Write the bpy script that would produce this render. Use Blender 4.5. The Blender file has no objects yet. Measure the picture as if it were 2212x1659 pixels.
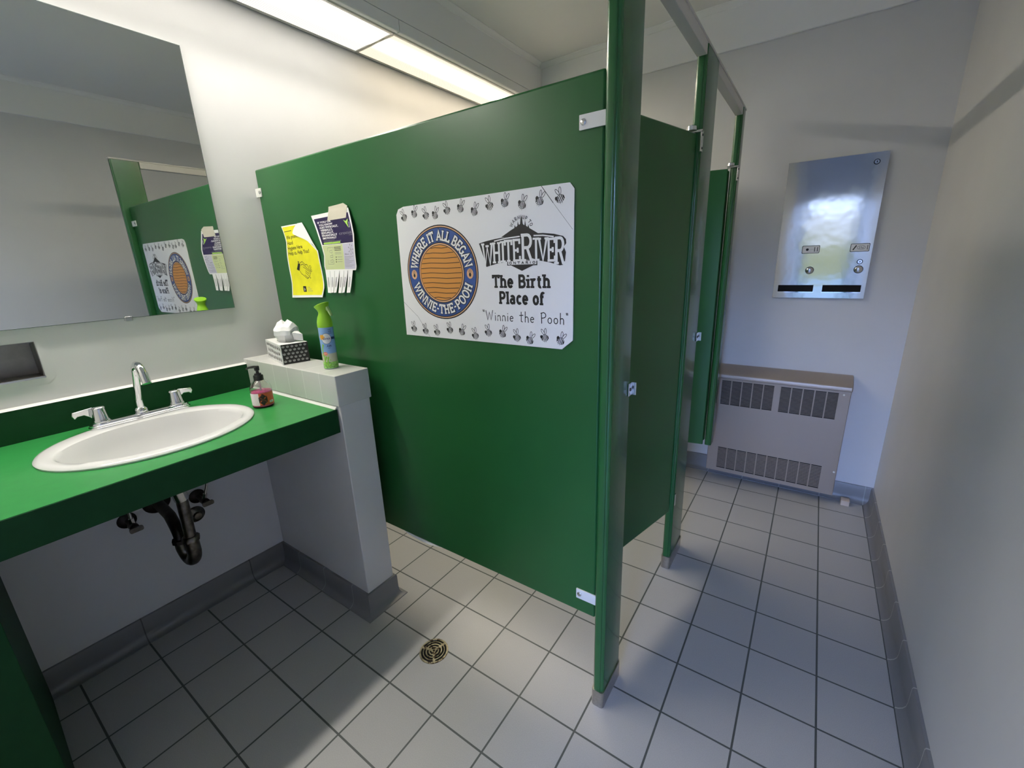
import bpy, math, random
from mathutils import Vector, Matrix
random.seed(7)
S = bpy.context.scene
COL = S.collection
PI = math.pi

# ------------------------------------------------------------------ camera
def make_camera():
    cx, cy, cz = 0.2355, -1.2967, 1.3995
    yaw, pit, rol, f = -0.6111, -0.2792, 0.0372, 932.66
    fw = Vector((math.sin(yaw)*math.cos(pit), math.cos(yaw)*math.cos(pit), math.sin(pit)))
    rt = Vector((math.cos(yaw), -math.sin(yaw), 0))
    dn = fw.cross(rt)
    c, s = math.cos(rol), math.sin(rol)
    r2, d2 = c*rt + s*dn, -s*rt + c*dn
    cam = bpy.data.cameras.new('camera')
    o = bpy.data.objects.new('camera', cam)
    COL.objects.link(o)
    cam.sensor_fit = 'HORIZONTAL'; cam.sensor_width = 36; cam.lens = f*36/2212
    cam.clip_start = 0.02
    o.matrix_world = Matrix(((r2.x, -d2.x, -fw.x, cx), (r2.y, -d2.y, -fw.y, cy),
                             (r2.z, -d2.z, -fw.z, cz), (0, 0, 0, 1)))
    S.camera = o
make_camera()

# ------------------------------------------------------------------ light and exposure
LAMP = 22.0          # ceiling fluorescents
SKY = 38.0           # daylight through the open doorway behind the camera
S.view_settings.view_transform = 'Standard'
S.view_settings.look = 'None'
S.view_settings.gamma = 1
S.view_settings.use_curve_mapping = False
S.view_settings.exposure = 0.40
S.cycles.use_denoising = True
S.cycles.adaptive_threshold = 0.06
S.cycles.max_bounces = 9
S.cycles.diffuse_bounces = 4
S.cycles.sample_clamp_indirect = 6

def make_world():
    w = bpy.data.worlds.new('sky'); S.world = w; w.use_nodes = True
    nt = w.node_tree; nd = nt.nodes
    bg = nd['Background']; bg.inputs['Strength'].default_value = SKY
    tc = nd.new('ShaderNodeTexCoord'); sp = nd.new('ShaderNodeSeparateXYZ')
    rp = nd.new('ShaderNodeValToRGB')
    nt.links.new(tc.outputs['Generated'], sp.inputs[0])
    nt.links.new(sp.outputs['Z'], rp.inputs[0])
    e = rp.color_ramp.elements
    e[0].position = 0.0; e[0].color = (0.010, 0.012, 0.008, 1)
    e[1].position = 0.03; e[1].color = (0.020, 0.023, 0.028, 1)
    for p_, c_ in ((.07, (0.024, 0.028, 0.036, 1)), (.15, (0.34, 0.50, 1.0, 1)), (.28, (0.34, 0.50, 1.0, 1)), (.42, (0.06, 0.10, 0.26, 1)), (.8, (0.04, 0.07, 0.2, 1))):
        k = e.new(p_); k.color = c_
    nt.links.new(rp.outputs[0], bg.inputs['Color'])
make_world()

# ------------------------------------------------------------------ materials
def lin(c):
    return tuple(((x/255)/12.92 if x/255 <= .04045 else (((x/255)+.055)/1.055)**2.4) for x in c)
def mat(name, col, rough=.5, metal=0., spec=.5, noise=None, bump=None, coat=0, trans=0, ior=1.45, aniso=0, two=None):
    """noise=(scale, amount) varies the base colour; bump=(scale, strength, distance); two=(colour, scale, threshold) adds stains"""
    m = bpy.data.materials.new(name); m.use_nodes = True
    nt = m.node_tree; b = nt.nodes['Principled BSDF']
    b.inputs['Base Color'].default_value = (*col, 1)
    b.inputs['Roughness'].default_value = rough
    b.inputs['Metallic'].default_value = metal
    b.inputs['Specular IOR Level'].default_value = spec
    b.inputs['Coat Weight'].default_value = coat
    b.inputs['Transmission Weight'].default_value = trans
    b.inputs['IOR'].default_value = ior
    b.inputs['Anisotropic'].default_value = aniso
    tc = nt.nodes.new('ShaderNodeTexCoord')
    if noise:
        n = nt.nodes.new('ShaderNodeTexNoise'); n.inputs['Scale'].default_value = noise[0]; n.inputs['Detail'].default_value = 4
        nt.links.new(tc.outputs['Object'], n.inputs['Vector'])
        mx = nt.nodes.new('ShaderNodeMix'); mx.data_type = 'RGBA'
        a = noise[1]
        mx.inputs['A'].default_value = (*[max(0, c*(1-a)) for c in col], 1)
        mx.inputs['B'].default_value = (*[min(1, c*(1+a)) for c in col], 1)
        mr = nt.nodes.new('ShaderNodeMapRange'); mr.inputs['From Min'].default_value = .3; mr.inputs['From Max'].default_value = .7
        nt.links.new(n.outputs['Fac'], mr.inputs['Value'])
        nt.links.new(mr.outputs[0], mx.inputs['Factor'])
        out = mx.outputs['Result']
        if two:
            n2 = nt.nodes.new('ShaderNodeTexNoise'); n2.inputs['Scale'].default_value = two[1]; n2.inputs['Detail'].default_value = 5
            nt.links.new(tc.outputs['Object'], n2.inputs['Vector'])
            m2 = nt.nodes.new('ShaderNodeMapRange'); m2.inputs['From Min'].default_value = two[2]; m2.inputs['From Max'].default_value = two[2]+.06
            nt.links.new(n2.outputs['Fac'], m2.inputs['Value'])
            mz = nt.nodes.new('ShaderNodeMix'); mz.data_type = 'RGBA'
            nt.links.new(m2.outputs[0], mz.inputs['Factor']); nt.links.new(out, mz.inputs['A'])
            mz.inputs['B'].default_value = (*two[0], 1)
            out = mz.outputs['Result']
        nt.links.new(out, b.inputs['Base Color'])
    if bump:
        n = nt.nodes.new('ShaderNodeTexNoise'); n.inputs['Scale'].default_value = bump[0]; n.inputs['Detail'].default_value = 3
        nt.links.new(tc.outputs['Object'], n.inputs['Vector'])
        bp = nt.nodes.new('ShaderNodeBump'); bp.inputs['Strength'].default_value = bump[1]; bp.inputs['Distance'].default_value = bump[2]
        nt.links.new(n.outputs['Fac'], bp.inputs['Height']); nt.links.new(bp.outputs[0], b.inputs['Normal'])
    return m

TILE = 0.2032
def tile_mat(name, tile, grout, axes, pitch, width, rough, gl=None, off=(0, 0, 0), spk=.18):
    """tiles laid on the grid: axes are the object axes that carry joints"""
    m = bpy.data.materials.new(name); m.use_nodes = True
    nt = m.node_tree; b = nt.nodes['Principled BSDF']; L = nt.links.new
    tc = nt.nodes.new('ShaderNodeTexCoord'); sp = nt.nodes.new('ShaderNodeSeparateXYZ')
    L(tc.outputs['Object'], sp.inputs[0])
    def mth(op, a, c=None):
        n = nt.nodes.new('ShaderNodeMath'); n.operation = op
        for i, q in enumerate((a, c)):
            if q is None: continue
            if isinstance(q, (int, float)): n.inputs[i].default_value = q
            else: L(q, n.inputs[i])
        return n.outputs[0]
    g = None; idn = None
    for ax in axes:
        i = 'XYZ'.index(ax)
        q = mth('DIVIDE', mth('ADD', sp.outputs[i], 100*pitch + off[i] + pitch/2), pitch)
        fr = mth('ABSOLUTE', mth('SUBTRACT', mth('FRACT', q), .5))
        line = mth('LESS_THAN', fr, width/2/pitch)
        g = line if g is None else mth('MAXIMUM', g, line)
        fl = mth('FLOOR', mth('ADD', q, .5))
        idn = mth('MULTIPLY', fl, 12.9898) if idn is None else mth('ADD', idn, mth('MULTIPLY', fl, 78.233))
    rnd = mth('FRACT', mth('MULTIPLY', mth('SINE', idn), 43758.5))
    n = nt.nodes.new('ShaderNodeTexNoise'); n.inputs['Scale'].default_value = 420; n.inputs['Detail'].default_value = 2
    L(tc.outputs['Object'], n.inputs['Vector'])
    v = mth('ADD', mth('MULTIPLY', mth('SUBTRACT', n.outputs['Fac'], .5), spk*2), mth('MULTIPLY', mth('SUBTRACT', rnd, .5), .06))
    v = mth('ADD', v, 1)
    vm = nt.nodes.new('ShaderNodeVectorMath'); vm.operation = 'SCALE'; vm.inputs[0].default_value = tile
    L(v, vm.inputs['Scale'])
    mx = nt.nodes.new('ShaderNodeMix'); mx.data_type = 'RGBA'
    L(g, mx.inputs['Factor']); L(vm.outputs[0], mx.inputs['A']); mx.inputs['B'].default_value = (*grout, 1)
    L(mx.outputs['Result'], b.inputs['Base Color'])
    b.inputs['Roughness'].default_value = rough
    bp = nt.nodes.new('ShaderNodeBump'); bp.inputs['Strength'].default_value = .5; bp.inputs['Distance'].default_value = .0015
    hh = mth('ADD', mth('SUBTRACT', 1, g), mth('MULTIPLY', n.outputs['Fac'], .12))
    L(hh, bp.inputs['Height']); L(bp.outputs[0], b.inputs['Normal'])
    return m

def lens_mat(name, col, x_mid, x_half, half_len=.625, power=1.0):
    """prismatic diffuser that emits by itself, the tube streak put into its emission"""
    m = bpy.data.materials.new(name); m.use_nodes = True
    nt = m.node_tree; L = nt.links.new
    nt.nodes.remove(nt.nodes['Principled BSDF']); out = nt.nodes['Material Output']
    tc = nt.nodes.new('ShaderNodeTexCoord'); sp = nt.nodes.new('ShaderNodeSeparateXYZ'); L(tc.outputs['Object'], sp.inputs[0])
    def mth(op, a, c=None):
        n = nt.nodes.new('ShaderNodeMath'); n.operation = op
        for i, q in enumerate((a, c)):
            if q is None: continue
            if isinstance(q, (int, float)): n.inputs[i].default_value = q
            else: L(q, n.inputs[i])
        return n.outputs[0]
    d = mth('DIVIDE', mth('SUBTRACT', sp.outputs['X'], x_mid), x_half)
    fall = mth('POWER', 2.718, mth('MULTIPLY', mth('MULTIPLY', d, d), -3.6))
    ends = mth('SUBTRACT', 1, mth('POWER', mth('DIVIDE', mth('ABSOLUTE', sp.outputs['Y']), half_len), 9))
    cell = mth('MULTIPLY', mth('ABSOLUTE', mth('SINE', mth('MULTIPLY', sp.outputs['X'], PI/.0085))),
               mth('ABSOLUTE', mth('SINE', mth('MULTIPLY', sp.outputs['Y'], PI/.0085))))
    st = mth('MULTIPLY', mth('ADD', mth('MULTIPLY', mth('MULTIPLY', fall, ends), 3.6), .042), mth('ADD', mth('MULTIPLY', cell, .5), .7))  # bright tube streak and dimmer tube ends are put into the emission
    e = nt.nodes.new('ShaderNodeEmission'); e.inputs['Color'].default_value = (*col, 1)
    L(mth('MULTIPLY', st, LAMP*power), e.inputs['Strength'])
    gl = nt.nodes.new('ShaderNodeBsdfGlossy'); gl.inputs['Roughness'].default_value = .2; gl.inputs['Color'].default_value = (.04, .04, .04, 1)
    ad = nt.nodes.new('ShaderNodeAddShader'); L(e.outputs[0], ad.inputs[0]); L(gl.outputs[0], ad.inputs[1])
    L(ad.outputs[0], out.inputs['Surface'])
    return m

M = {}
M['wall'] = mat('wall_paint', (.70, .695, .69), .42, noise=(3, .03), bump=(160, .12, .001))
M['white_paint'] = mat('white_paint', (.90, .90, .89), .5, bump=(120, .1, .001))
M['ceiling'] = mat('ceiling_paint', (.87, .87, .855), .7, bump=(90, .15, .001))
M['floor'] = tile_mat('floor_tile', (.46, .455, .445), (.085, .095, .09), 'XY', TILE, .0058, .42)
M['base_y'] = tile_mat('base_tile_y', (.22, .22, .225), (.50, .49, .47), 'Y', TILE, .004, .35, spk=.08)
M['base_x'] = tile_mat('base_tile_x', (.22, .22, .225), (.36, .36, .36), 'X', TILE, .004, .35, spk=.08)
M['base_y2'] = tile_mat('base_tile_long', (.21, .21, .21), (.09, .09, .09), 'Y', 2*TILE, .004, .35, off=(0, TILE, 0), spk=.08)
M['cap'] = tile_mat('cap_tile', (.66, .655, .63), (.80, .79, .76), 'X', .1085, .003, .22, off=(.02, 0, 0), spk=.02)
M['green_post'] = mat('green_post_enamel', (.017, .108, .029), .24, spec=.6, coat=.15, noise=(2.2, .07))
M['green'] = mat('green_enamel', (.017, .108, .029), .30, spec=.5, noise=(2.2, .07), bump=(420, .10, .0006))
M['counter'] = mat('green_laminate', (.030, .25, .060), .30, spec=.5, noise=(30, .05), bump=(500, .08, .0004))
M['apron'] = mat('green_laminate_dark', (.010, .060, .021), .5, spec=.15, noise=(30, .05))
M['rail'] = mat('painted_rail', (.58, .56, .52), .38, metal=0)
M['bracket'] = mat('white_bracket', (.78, .77, .73), .4)
M['chrome'] = mat('chrome', (.80, .80, .82), .05, metal=1)
M['chrome_dull'] = mat('chrome_dull', (.62, .61, .60), .22, metal=1)
M['brass_dirty'] = mat('tarnished_pipe', (.13, .118, .10), .34, metal=1, noise=(40, .5))
M['pipe_dark'] = mat('dark_pipe', (.035, .030, .027), .4, metal=1, noise=(40, .4))
M['steel'] = mat('stainless', (.64, .63, .61), .10, metal=1, bump=(4.5, .30, .006), aniso=.2)
M['steel_dark'] = mat('recess_steel', (.24, .225, .205), .38, metal=1, noise=(12, .25))
M['shoe'] = mat('shoe_steel', (.46, .445, .42), .3, metal=1, noise=(90, .1))
M['drain'] = mat('drain_brass', (.40, .36, .25), .42, metal=1, noise=(45, .5), two=((.10, .075, .05), 60, .56))
M['black'] = mat('black_plastic', (.012, .012, .013), .35)
M['void'] = mat('dark_void', (.004, .004, .005), .9)
M['heater'] = mat('heater_enamel', (.37, .305, .25), .36, metal=.35, bump=(600, .08, .0004))
M['heater_in'] = mat('heater_inside', (.03, .028, .027), .7)
M['porcelain'] = mat('porcelain', (.70, .70, .695), .08, coat=.3)
M['caulk'] = mat('caulk', (.82, .82, .78), .5)
M['mirror'] = mat('silvered_glass', (.74, .765, .74), .012, metal=1)
M['mirror_edge'] = mat('glass_edge', (.10, .13, .115), .2)
M['trim_metal'] = mat('fixture_trim', (.72, .71, .67), .35, metal=.6)
M['lens_cool'] = lens_mat('lens_cool', (1.0, .95, .86), .024, .056)
M['lens_fill'] = lens_mat('lens_fill', (1.0, .95, .86), .024, .056, .42, 1.4)
M['lens_warm'] = lens_mat('lens_warm', (1.0, .86, .65), .028, .056)
M['paper'] = mat('paper_white', (.84, .84, .83), .55)
M['sign'] = mat('sign_white', (.82, .82, .81), .35)
M['ink'] = mat('ink_black', (.012, .012, .012), .45)
M['ink_grey'] = mat('ink_grey', (.25, .25, .27), .5)
M['s_blue'] = mat('sign_blue', (.035, .085, .29), .4)
M['s_tan'] = mat('sign_tan', (.72, .42, .24), .4)
M['s_orange'] = mat('sign_orange', (.62, .27, .055), .4)
M['yellow'] = mat('flyer_yellow', (.80, .76, .020), .5, noise=(25, .06))
M['purple'] = mat('flyer_purple', (.022, .013, .062), .35)
M['lime'] = mat('flyer_lime', (.36, .62, .10), .45)
M['pale_lime'] = mat('flyer_pale_lime', (.58, .64, .33), .5)
M['lilac'] = mat('flyer_lilac', (.56, .54, .66), .5)
M['tape'] = mat('masking_tape', (.62, .58, .47), .5, bump=(200, .3, .001))
M['tissue'] = mat('tissue_paper', (.86, .86, .85), .8)
M['box_white'] = mat('box_white', (.80, .80, .78), .5)
M['box_dark'] = mat('box_dark_print', (.020, .019, .018), .45)
M['box_grey'] = mat('box_grey_print', (.42, .41, .40), .5)
M['can_green'] = mat('can_cap_green', (.30, .60, .035), .35)
M['can_trigger'] = mat('can_trigger', (.52, .70, .30), .4)
M['can_blue'] = mat('can_blue', (.25, .43, .74), .25)
M['can_sand'] = mat('can_sand', (.52, .53, .40), .25)
M['can_sky'] = mat('can_pale_sky', (.55, .66, .78), .25)
M['can_leaf'] = mat('can_leaf', (.22, .52, .05), .3)
M['can_grass'] = mat('can_grass', (.24, .50, .12), .3, noise=(140, .5))
M['can_navy'] = mat('can_navy', (.015, .03, .15), .3)
M['can_flower'] = mat('can_flower', (.85, .42, .04), .4)
M['can_pink'] = mat('can_pink', (.80, .20, .12), .4)
M['glass_clear'] = mat('clear_plastic', (.97, .97, .97), .02, trans=1, ior=1.4)
M['soap'] = mat('pink_soap', (.95, .10, .34), .15)
M['label_white'] = mat('label_white', (.78, .72, .72), .4)
M['label_orange'] = mat('label_orange', (.66, .11, .035), .35)
M['wedge'] = mat('beige_wood', (.66, .53, .42), .6)
M['ground'] = mat('outside_ground', (.035, .05, .02), .9, noise=(2, .3))

# ------------------------------------------------------------------ mesh builder
class MB:
    def __init__(s, T=None):
        s.v = []; s.f = []; s.m = []; s.s = []; s.T = T
    def add(s, vs, fs, m=0, smooth=False):
        b = len(s.v)
        for p in vs:
            p = Vector(p)
            s.v.append(s.T @ p if s.T else p)
        for f in fs:
            s.f.append([b+i for i in f]); s.m.append(m); s.s.append(smooth)
        return s
    def box(s, x0, x1, y0, y1, z0, z1, m=0):
        return s.add([(x0,y0,z0),(x1,y0,z0),(x1,y1,z0),(x0,y1,z0),(x0,y0,z1),(x1,y0,z1),(x1,y1,z1),(x0,y1,z1)],
              [(0,3,2,1),(4,5,6,7),(0,1,5,4),(1,2,6,5),(2,3,7,6),(3,0,4,7)], m)
    def bar(s, x0, x1, y0, y1, z0, z1, r, axis='z', m=0, n=4):
        """box with the four edges along one axis rounded"""
        pts = []
        A = {'z': (x0,x1,y0,y1), 'x': (y0,y1,z0,z1), 'y': (x0,x1,z0,z1)}[axis]
        a0,a1,b0,b1 = A
        for cx, cy, st in ((a1-r,b1-r,0),(a0+r,b1-r,90),(a0+r,b0+r,180),(a1-r,b0+r,270)):
            for k in range(n+1):
                t = math.radians(st+90*k/n); pts.append((cx+r*math.cos(t), cy+r*math.sin(t)))
        lo, hi = {'z': (z0,z1), 'x': (x0,x1), 'y': (y0,y1)}[axis]
        P = {'z': lambda a,b,c: (a,b,c), 'x': lambda a,b,c: (c,a,b), 'y': lambda a,b,c: (a,c,b)}[axis]
        N = len(pts)
        vs = [P(a,b,lo) for a,b in pts]+[P(a,b,hi) for a,b in pts]
        fs = [(i,(i+1)%N,N+(i+1)%N,N+i) for i in range(N)]
        if axis == 'y': fs = [f[::-1] for f in fs]
        s.add(vs, fs, m, True)
        c0, c1 = list(range(N)), list(range(N,2*N))
        s.add(vs, [c0[::-1], c1] if axis != 'y' else [c0, c1[::-1]], m)
        return s
    def extr(s, prof, axis, lo, hi, m=0, smooth=False):
        """extrude a closed 2-D profile along an axis; profile is (y,z) for x and (x,z) for y, (x,y) for z"""
        P = {'x': lambda a,b,c: (c,a,b), 'y': lambda a,b,c: (a,c,b), 'z': lambda a,b,c: (a,b,c)}[axis]
        N = len(prof)
        vs = [P(a,b,lo) for a,b in prof]+[P(a,b,hi) for a,b in prof]
        s.add(vs, [(i,(i+1)%N,N+(i+1)%N,N+i) for i in range(N)], m, smooth)
        s.add(vs, [list(range(N))[::-1], list(range(N,2*N))], m)
        return s
    def tube(s, pts, r, n=16, m=0, caps=True, smooth=True):
        pts = [Vector(p) for p in pts]; R = r if isinstance(r, (list, tuple)) else [r]*len(pts)
        t0 = (pts[1]-pts[0]).normalized()
        u = t0.orthogonal().normalized(); vs = []
        for i, p in enumerate(pts):
            a = pts[max(i-1,0)]; b = pts[min(i+1,len(pts)-1)]
            t = (b-a).normalized()
            u = (u - t*u.dot(t)).normalized(); w = t.cross(u)
            for k in range(n):
                q = 2*PI*k/n; vs.append(p+R[i]*(math.cos(q)*u+math.sin(q)*w))
        fs = []
        for i in range(len(pts)-1):
            for k in range(n):
                fs.append((i*n+k, i*n+(k+1)%n, (i+1)*n+(k+1)%n, (i+1)*n+k))
        s.add(vs, fs, m, smooth)
        if caps:
            s.add(vs[:n], [list(range(n))[::-1]], m); s.add(vs[-n:], [list(range(n))], m)
        return s
    def cyl(s, p0, p1, r0, r1=None, n=24, m=0):
        return s.tube([p0, p1], [r0, r0 if r1 is None else r1], n, m)
    def lathe(s, prof, c, n=32, m=0, sx=1, sy=1, smooth=True, mfun=None, a0=0):
        """profile (r,z) turned about the vertical through c"""
        vs = []
        for r, z in prof:
            for k in range(n):
                q = a0+2*PI*k/n; vs.append((c[0]+r*sx*math.cos(q), c[1]+r*sy*math.sin(q), c[2]+z))
        for i in range(len(prof)-1):
            for k in range(n):
                mm = mfun(i, k) if mfun else m
                s.add([vs[i*n+k], vs[i*n+(k+1)%n], vs[(i+1)*n+(k+1)%n], vs[(i+1)*n+k]], [(0,1,2,3)], mm, smooth)
        return s
    def ngon(s, pts, m=0):
        return s.add(pts, [list(range(len(pts)))], m)
    def build(s, name, mats, parent=None, at=(0,0,0), bevel=0, weld=True, seg=2):
        me = bpy.data.meshes.new(name)
        org = Vector(at)
        p = parent
        if parent is not None:
            org = Vector((0,0,0))
            while p is not None:
                org = org+p.location; p = p.parent
        me.from_pydata([tuple(v-org) for v in s.v], [], s.f)
        for mm in (mats if isinstance(mats, (list, tuple)) else [mats]):
            me.materials.append(M[mm])
        me.polygons.foreach_set('material_index', s.m)
        me.polygons.foreach_set('use_smooth', s.s)
        if weld:
            import bmesh
            b = bmesh.new(); b.from_mesh(me)
            bmesh.ops.remove_doubles(b, verts=b.verts, dist=2e-6)
            b.to_mesh(me); b.free()
        me.set_sharp_from_angle(angle=math.radians(42))
        me.update()
        o = bpy.data.objects.new(name, me); COL.objects.link(o)
        if parent is not None: o.parent = parent
        else: o.location = org
        if bevel:
            md = o.modifiers.new('bevel', 'BEVEL'); md.width = bevel; md.segments = seg; md.limit_method = 'ANGLE'; md.angle_limit = math.radians(50)
        return o

def tag(o, label, cat, group=None):
    o['label'] = label; o['category'] = cat
    if group: o['group'] = group
    return o
def thing(name, loc, label, cat, group=None):
    o = bpy.data.objects.new(name, None); COL.objects.link(o); o.location = loc
    o.empty_display_size = .05
    return tag(o, label, cat, group)
def struct(name, mb, mats, **k):
    o = mb.build(name, mats, **k); o['kind'] = 'structure'; return o

# ------------------------------------------------------------------ the room
XL, XR, YB, YF, ZC = -1.78, .645, 1.60, -1.70, 2.635     # left wall, right wall, back wall, front wall, ceiling
DX0, DX1, DZ, YD = -.07, .645, 2.06, -3.1     # entry passage behind the camera, its outer doorway stands open
struct('floor', MB().box(XL-.1, XR+.1, YD-.1, YB+.1, -.1, 0), 'floor')
struct('ceiling', MB().box(XL-.1, XR+.1, YD-.1, YB+.1, ZC, ZC+.1), 'ceiling')
# left wall with the opening of the recessed box
HY0, HY1, HZ0, HZ1 = -1.40, -1.044, 1.094, 1.206
w = MB()
w.box(XL-.1, XL, YF-.1, HY0, 0, ZC).box(XL-.1, XL, HY1, YB+.1, 0, ZC)
w.box(XL-.1, XL, HY0, HY1, 0, HZ0).box(XL-.1, XL, HY0, HY1, HZ1, ZC)
struct('wall_left', w, 'wall')
struct('wall_back', MB().box(XL, XR+.1, YB, YB+.1, 0, ZC), 'wall')
struct('wall_right', MB().box(XR, XR+.1, YD-.1, YB, 0, ZC), 'wall')
struct('wall_front', MB().box(XL, DX0-.1, YF-.1, YF, 0, ZC), 'wall')
struct('wall_passage', MB().box(DX0-.1, DX0, YD-.1, YF, 0, ZC), 'wall')
struct('wall_entry', MB().box(DX0, XR, YD-.1, YD, DZ, ZC).box(DX0, DX0+.06, YD-.1, YD, 0, DZ).box(XR-.06, XR, YD-.1, YD, 0, DZ), 'wall')
# upper white band, a little proud of the grey wall, and the soffit over the basins
struct('trim_1', MB().box(-1.452, XR, YB-.016, YB, 2.422, ZC), 'white_paint', bevel=.003)
struct('trim_2', MB().box(XR-.016, XR, YD, YB-.016, 2.422, ZC), 'white_paint', bevel=.003)
struct('trim_3', MB().box(-1.452, DX0-.1, YF, YF+.016, 2.422, ZC), 'white_paint', bevel=.003)
struct('trim_4', MB().box(XL, -1.452, YF, YB, 2.452, ZC), 'white_paint')
# crown mould where the upper walls meet the ceiling
cp = [(0,0),(.026,0),(.026,-.004),(.020,-.008),(.010,-.017),(.006,-.025),(0,-.026)]
def crown(name, f, axis, lo, hi):
    struct(name, MB().extr([f(a,b) for a,b in cp], axis, lo, hi), 'white_paint')
crown('trim_5', lambda a,b: (YB-.016-a, ZC+b), 'x', -1.452, XR-.016)
crown('trim_6', lambda a,b: (XR-.016-a, ZC+b), 'y', YF+.016, YB-.05)
crown('trim_7', lambda a,b: (-1.452+a, ZC+b), 'y', YF+.016, YB-.05)
# cove base tiles
BH = .104
def cove(f):
    pr = [(0,0),(.036,0),(.036,.004),(.028,.006),(.019,.013),(.013,.024),(.011,.04),(.0105,BH-.006),(.008,BH-.001),(.004,BH),(0,BH)]
    return [f(a,b) for a,b in pr]
struct('baseboard_right', MB().extr(cove(lambda a,b: (XR-a,b)), 'y', YD, YB), 'base_y')
struct('baseboard_left', MB().extr(cove(lambda a,b: (XL+a,b)), 'y', YF, YB), 'base_y2')
struct('baseboard_back', MB().extr(cove(lambda a,b: (YB-a,b)), 'x', XL, XR), 'base_x')
# pony wall beside the counter, tiled on top
PX, PY0, PY1 = -1.12, -.445, -.315
struct('wall_pony', MB().box(XL, PX, PY0, PY1, 0, .918), 'wall', bevel=.003)
struct('trim_8', MB().bar(XL, PX+.006, PY0-.006, PY1+.006, .916, 1.030, .004, 'z'), 'cap', bevel=.002)
bb = MB()
pc = cove(lambda a,b: (a,b)); npc = len(pc)
st = [[(XL, PY0-a, b) for a,b in pc], [(PX+a, PY0-a, b) for a,b in pc], [(PX+a, PY1+a, b) for a,b in pc], [(XL, PY1+a, b) for a,b in pc]]
for A_, B_ in zip(st, st[1:]): bb.add(A_+B_, [(k,(k+1)%npc,npc+(k+1)%npc,npc+k) for k in range(npc)])
struct('baseboard_pony', bb, 'base_x')
# door frame of the open doorway behind the camera
fr = MB().box(DX0+.06, DX0+.10, YD-.1, YD+.015, 0, DZ).box(XR-.10, XR-.06, YD-.1, YD+.015, 0, DZ).box(DX0+.10, XR-.10, YD-.1, YD+.015, DZ-.04, DZ)
struct('trim_9', fr, 'green')

# ------------------------------------------------------------------ ceiling light fixtures
def fixture(y0, y1, lens, label):
    t = thing('ceiling_light', (-1.63, (y0+y1)/2, 2.41), label, 'light fixture', 'fluorescent fixtures over the basins')
    # prismatic lens: ridges shaped to throw light into the room and off the wall
    L_ = MB(); nr = 30; pw = (-1.502+1.757)/nr; pr = []
    ya, yb = y0+.008, y1-.008
    for k in range(nr):
        xa = -1.757+k*pw; xk = xa+pw*.14; xb = xa+pw; dz = pw*.86*math.tan(math.radians(48))
        L_.add([(xa,ya,2.412),(xa,yb,2.412),(xk,yb,2.412-dz),(xk,ya,2.412-dz)], [(0,1,2,3)], 1)
        L_.add([(xk,ya,2.412-dz),(xk,yb,2.412-dz),(xb,yb,2.412),(xb,ya,2.412)], [(0,1,2,3)], 0)
    L_.box(-1.757, -1.502, ya, yb, 2.4125, 2.416, 1)
    L_.build('lens', [lens, 'white_paint'], t, weld=False)
    f = MB().box(-1.775, -1.757, y0, y1, 2.404, 2.452).box(-1.502, -1.49, y0, y1, 2.404, 2.452)
    f.box(-1.757, -1.502, y0, y0+.008, 2.404, 2.452).box(-1.757, -1.502, y1-.008, y1, 2.404, 2.452)
    f.box(-1.757, -1.502, y0+.008, y1-.008, 2.44, 2.452)
    f.build('frame', 'trim_metal', t, bevel=.001)
    r = MB().bar(-1.49, -1.474, y0, y1, 2.409, 2.452, .004, 'y').bar(-1.474, -1.452, y0, y1, 2.402, 2.452, .006, 'y')
    r.build('edge_rail', 'white_paint', t)
fixture(-.884, .334, 'lens_cool', 'long prismatic ceiling light above the basin wall, nearer one with white glow')
fixture(-1.694, -.888, 'lens_fill', 'added short ceiling light above the mirror, out of view, brightening the basin end')  # unseen fixture continuing the row, added for extra light
fixture(.338, 1.556, 'lens_warm', 'long prismatic ceiling light above the stalls, farther one with yellow glow')

# ------------------------------------------------------------------ mirror
t = thing('wall_mirror', (XL, -.9, 1.25), 'large frameless mirror on the wall above the basin', 'mirror')
MB().box(XL+.001, XL+.010, -1.45, -.447, 1.251, 2.186).build('glass', ['mirror'], t)
e = MB().box(XL+.0005, XL+.0102, -.447, -.4455, 1.2495, 2.1875).box(XL+.0005, XL+.0102, -1.45, -.4455, 1.2495, 1.251).box(XL+.0005, XL+.0102, -1.45, -.4455, 2.186, 2.1875)
e.build('edge', 'mirror_edge', t)
for y in (-.80, -1.3):
    MB().bar(XL+.0005, XL+.015, y-.011, y+.011, 1.240, 1.256, .003, 'x').build('mirror_clip', 'chrome_dull', t, bevel=.001)

# ------------------------------------------------------------------ recessed box
t = thing('recessed_towel_box', (XL, -1.22, 1.10), 'recessed steel box set in the wall below the mirror at the left edge', 'dispenser')
x0 = XL-.075
b = MB().box(x0, x0+.002, HY0, HY1, HZ0, HZ1).box(x0, XL+.001, HY1-.002, HY1, HZ0, HZ1).box(x0, XL+.001, HY0, HY0+.002, HZ0, HZ1)
b.box(x0, XL+.001, HY0, HY1, HZ1-.002, HZ1).box(x0, XL+.003, HY0, HY1, HZ0, HZ0+.002)
b.build('steel_liner', 'steel_dark', t)
MB().box(XL-.001, XL+.006, HY0, HY1+.001, HZ0-.004, HZ0+.001).build('front_lip', 'chrome_dull', t)
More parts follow.
